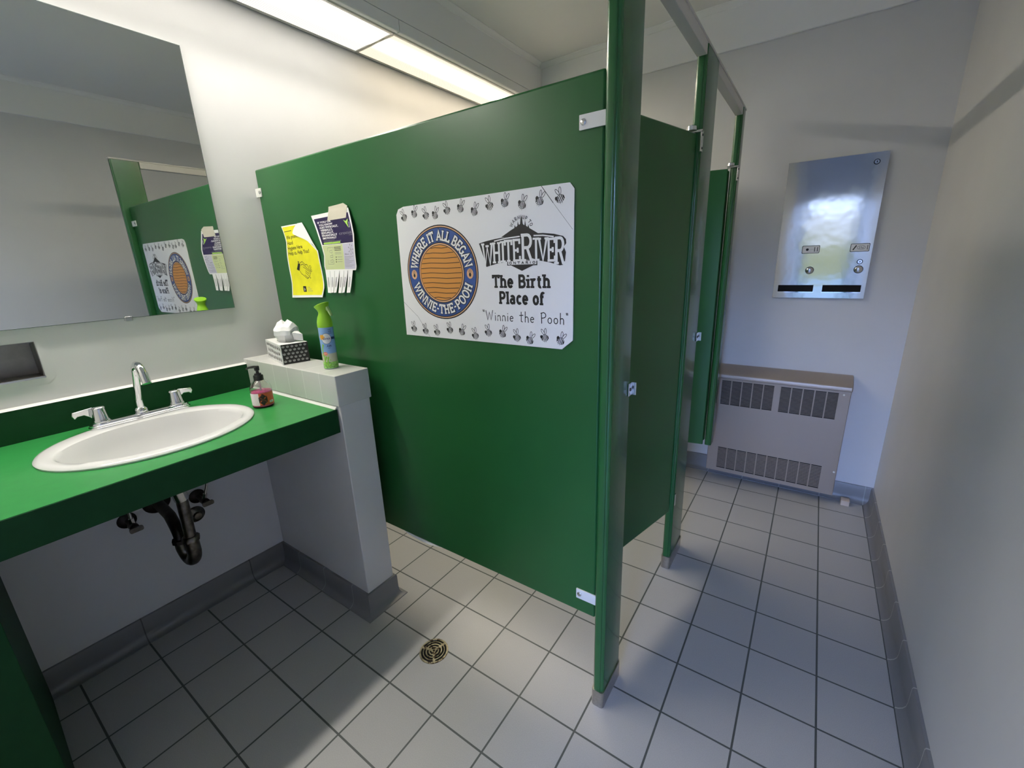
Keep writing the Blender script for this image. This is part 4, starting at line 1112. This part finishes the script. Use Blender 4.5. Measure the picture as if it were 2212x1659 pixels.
# ------------------------------------------------------------------ napkin vending machine
VY = 1.577
def D(x, z): return (.2355+(x-.2355)*1.0275, 1.3995+(z-1.3995)*1.0275)
VX0, VX1, VZ0, VZ1 = .039, .444, 1.145, 1.832
t = thing('vending_dispenser', (.24, YB, VZ0), 'brushed steel coin vending dispenser on the back wall above the heater', 'dispenser')
MB().box(VX0+.004, VX1-.004, VY+.006, YB, VZ0+.004, VZ1-.004).build('case', 'steel_dark', t)
(s0, st0), (s1, sb0) = D(.066,1.218), D(.224,1.184); (s2, _), (s3, _) = D(.263,1.218), D(.421,1.184)
fp = MB()
fp.box(VX0, VX1, VY, VY+.006, st0, VZ1).box(VX0, VX1, VY, VY+.006, VZ0, sb0)
fp.box(VX0, s0, VY, VY+.006, sb0, st0).box(s1, s2, VY, VY+.006, sb0, st0).box(s3, VX1, VY, VY+.006, sb0, st0)
fp.build('front_plate', 'steel', t)
for a, b_ in ((s0,s1),(s2,s3)):
    sl = MB().box(a-.001, b_+.001, VY+.0055, VY+.0062, sb0-.001, st0+.001).build('delivery_slot', 'void', t)
    MB().box(a-.002, b_+.002, VY-.0025, VY, sb0-.005, sb0).build('slot_lip', 'chrome', sl)
for (a, b_), ch in ((D(.197,1.293), 0), (D(.398,1.294), 1)):
    k = MB().tube([(a,VY,b_),(a,VY-.004,b_)], [.0195,.0195], 28).build('coin_knob', 'black', t)
    MB().tube([(a,VY-.004,b_),(a,VY-.012,b_),(a,VY-.014,b_)], [.0165,.0165,.014], 28).build('knob_cap', 'chrome_dull', k)
for a, b_ in (D(.398,1.331), D(.396,1.779)):
    k = MB().tube([(a,VY,b_),(a,VY-.0025,b_)], [.0125,.0125], 24).build('lock', 'black', t)
    MB().tube([(a,VY-.0025,b_),(a,VY-.005,b_)], [.0098,.0092], 24).build('lock_barrel', 'chrome', k)
    MB().box(a-.0012, a+.0022, VY-.0056, VY-.005, b_-.004, b_+.004).build('keyhole', 'black', k)
def vlabel(cx_, cz_, kind):
    PV = lambda u_, v_, d: (cx_+u_/1000, VY-.0006-d/1000, cz_+v_/1000)
    l = MB()
    def rr(w_, h_, r, d, m):
        poly(l, [p for cx3, cz3, st in ((w_-r,h_-r,0),(-w_+r,h_-r,90),(-w_+r,-h_+r,180),(w_-r,-h_+r,270)) for p in arcp(cx3,cz3,r,r,st,st+90,4)][::-1], PV, d, m)
    rr(39, 20, 5, .1, 0); rr(36.5, 17.5, 4, .25, 1)
    if kind == 0:
        disc(l, -15, 0, 6.5, 6.5, PV, .4, 0, 20)
        flat_stroke(l, [(-4,0),(14,0)], 1, PV, .4, 2)
        flat_stroke(l, [(17,-11),(17,11)], 3.2, PV, .4, 0); flat_stroke(l, [(29,-11),(29,11)], 3.2, PV, .4, 0)
    else:
        flat_stroke(l, [(-27,-11),(-15,11)], 5, PV, .4, 0)
        flat_stroke(l, arcp(5,0,16,9.5,0,360,24), 1.2, PV, .4, 0)
        text_line(l, '25\u00a2', (-5,-4.5), (15,-4.5), 9.5, PV, .5, 0)
        flat_stroke(l, [(30,-11),(30,11)], 2.4, PV, .4, 0)
    l.build('coin_label', ['ink', 'sign', 'ink_grey'], t, weld=False)
a, b_ = D(.189,1.397); vlabel(a, b_, 0)
a, b_ = D(.389,1.398); vlabel(a, b_, 1)

# ------------------------------------------------------------------ small wood block by the back wall
t = MB().bar(.506, .546, 1.512, 1.560, 0, .030, .003, 'z').build('wood_block', 'wedge', at=(.525, 1.545, 0), bevel=.002)
tag(t, 'small beige block on the floor against the back baseboard right of the heater', 'block')
# ground outside the open doorway
struct('exterior_ground', MB().box(-12, 12, -20, YD-.1, -.12, -.06), 'ground')
